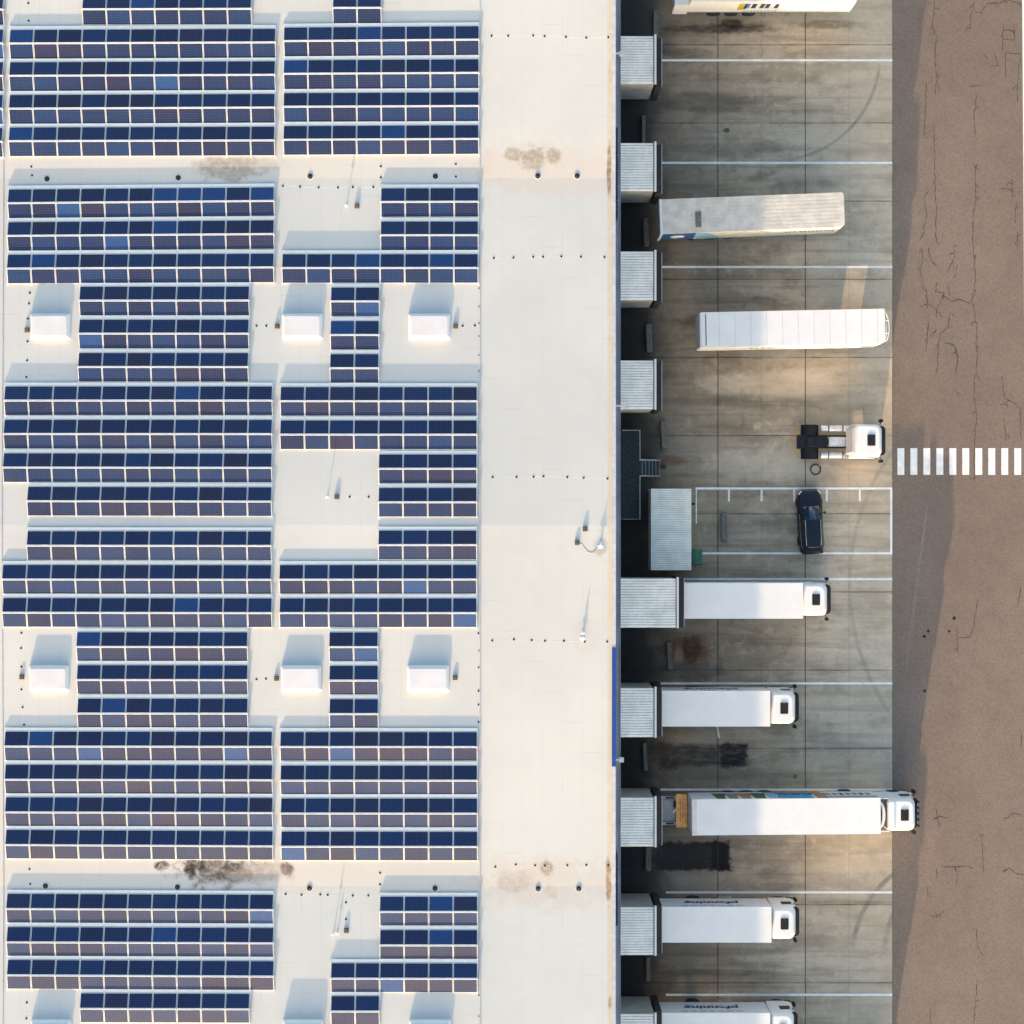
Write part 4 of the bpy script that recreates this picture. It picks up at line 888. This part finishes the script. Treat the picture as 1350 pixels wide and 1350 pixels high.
# dark estate car
cx, cy = P(1069.8, 687.5, .8)
t = thing('parked_car', 'dark blue estate car with silver roof rails in the marked bays', 'car', (cx-.05, cy, 0), R(90+2.6))
ST = [(-2.42,.55,.35,.80),(-2.36,.74,.30,.95),(-2.2,.86,.26,1.0),(-1.8,.92,.24,1.02),(-1.0,.94,.24,1.0),(0,.945,.24,.99),(.9,.94,.24,.98),(1.3,.93,.24,.96),(1.8,.90,.25,.90),(2.1,.83,.28,.84),(2.3,.70,.32,.78),(2.4,.50,.38,.68)]
rg = []
for x_, h_, z0_, z1_ in ST:
    r = []
    for a in range(0, 360, 15):
        ca, sa = math.cos(R(a)), math.sin(R(a)); e = .42
        yy = h_*math.copysign(abs(ca)**e, ca); zz = (z0_+z1_)/2 + (z1_-z0_)/2*math.copysign(abs(sa)**e, sa)
        if zz > (z0_+z1_)/2: yy *= 1 - .07*(zz-(z0_+z1_)/2)/((z1_-z0_)/2)
        r.append((x_, yy, zz))
    rg.append(r)
m = MB(); m.loft(rg, 0, True); body = m.build('body', M['carpaint'], t)
GH = [(-2.28,.62,.60,1.0,1.06),(-2.12,.74,.60,.98,1.40),(-1.85,.80,.62,.98,1.60),(-1.2,.83,.64,.96,1.655),(-.4,.84,.65,.96,1.66),(.15,.83,.64,.96,1.62),(.5,.80,.62,.94,1.46),(.85,.76,.62,.93,1.22),(1.12,.66,.58,.92,1.01)]
rg = [[(x_, -wb, z0_), (x_, -(wb*.93+wt*.07), z0_+(zt_-z0_)*.3), (x_, -wt, z0_+(zt_-z0_)*.86), (x_, -wt*.82, zt_), (x_, 0, zt_+.015), (x_, wt*.82, zt_), (x_, wt, z0_+(zt_-z0_)*.86), (x_, wb*.93+wt*.07, z0_+(zt_-z0_)*.3), (x_, wb, z0_)] for x_, wb, wt, z0_, zt_ in GH]
m = MB(); m.loft(rg, 0, True); m.build('windows', M['glass'], t)
m = MB(); m.loft([[(x_, -wt*.90, zt_-.02+d_), (x_, 0, zt_+.03+d_), (x_, wt*.90, zt_-.02+d_), (x_, 0, zt_-.06)] for (x_, wb, wt, z0_, zt_), d_ in zip(GH[5:], (.0, .02, .02, .0))], 0, True); m.build('windscreen', M['carglass'], t)
m = MB(); rp = [[(x_, -wt*.99, z0_+(zt_-z0_)*.88), (x_, -wt*.83, zt_+.01), (x_, 0, zt_+.025), (x_, wt*.83, zt_+.01), (x_, wt*.99, z0_+(zt_-z0_)*.88), (x_, wt*.9, z0_+(zt_-z0_)*.8), (x_, -wt*.9, z0_+(zt_-z0_)*.8)] for x_, wb, wt, z0_, zt_ in GH[2:6]]
m.loft(rp, 0, True); m.build('roof', M['carpaint'], t)
m = MB(); m.box(-2.2, -1.97, -.56, .56, 1.50, 1.56); m.build('rear_spoiler', M['carpaint'], t)
for s_ in (-1, 1):
    m = MB(); m.tube([(-1.75,s_*.53,1.64),(-1.7,s_*.54,1.71),(-.9,s_*.56,1.725),(.0,s_*.56,1.71),(.08,s_*.555,1.65)], .024, 6); m.build('roof_rail', M['chrome'], t)
    m = MB(); m.tube([(.62,s_*.84,1.0),(.62,s_*.98,1.03)], .03); m.loft([rrect(.54,.70,s_*1.02-.09,s_*1.02+.09,.97,.03), rrect(.56,.70,s_*1.02-.08,s_*1.02+.08,1.10,.03)]); m.build('mirror', M['carpaint'], t)
    m = MB(); m.tube([(2.02,s_*.80,.845),(2.16,s_*.72,.835),(2.27,s_*.60,.82)], .055, 8); m.build('headlight', M['lamp'], t)
    m = MB(); m.tube([(-2.26,s_*.80,.93),(-2.38,s_*.66,.92)], .05, 8); m.build('tail_light', plain('red_lens', (.25,.01,.01), .3), t)
    m = MB(); m.tube([(-1.9,s_*.80,1.005),(-.6,s_*.85,1.0),(.6,s_*.85,.985)], .012, 6); m.build('window_trim', M['chrome'], t)
    for ax in (-1.42, 1.42): wheel(t, ax, s_*.84, .34, .72)

# two lorries waiting just beyond the lower edge (their shadows reach the yard)
for px, py, lab in ((1174, 1468, 'white lorry beyond the lower picture edge, its cab close to the road'),):
    box_truck(lab, px-190, px-37, py-24, py+24, px-35, px)
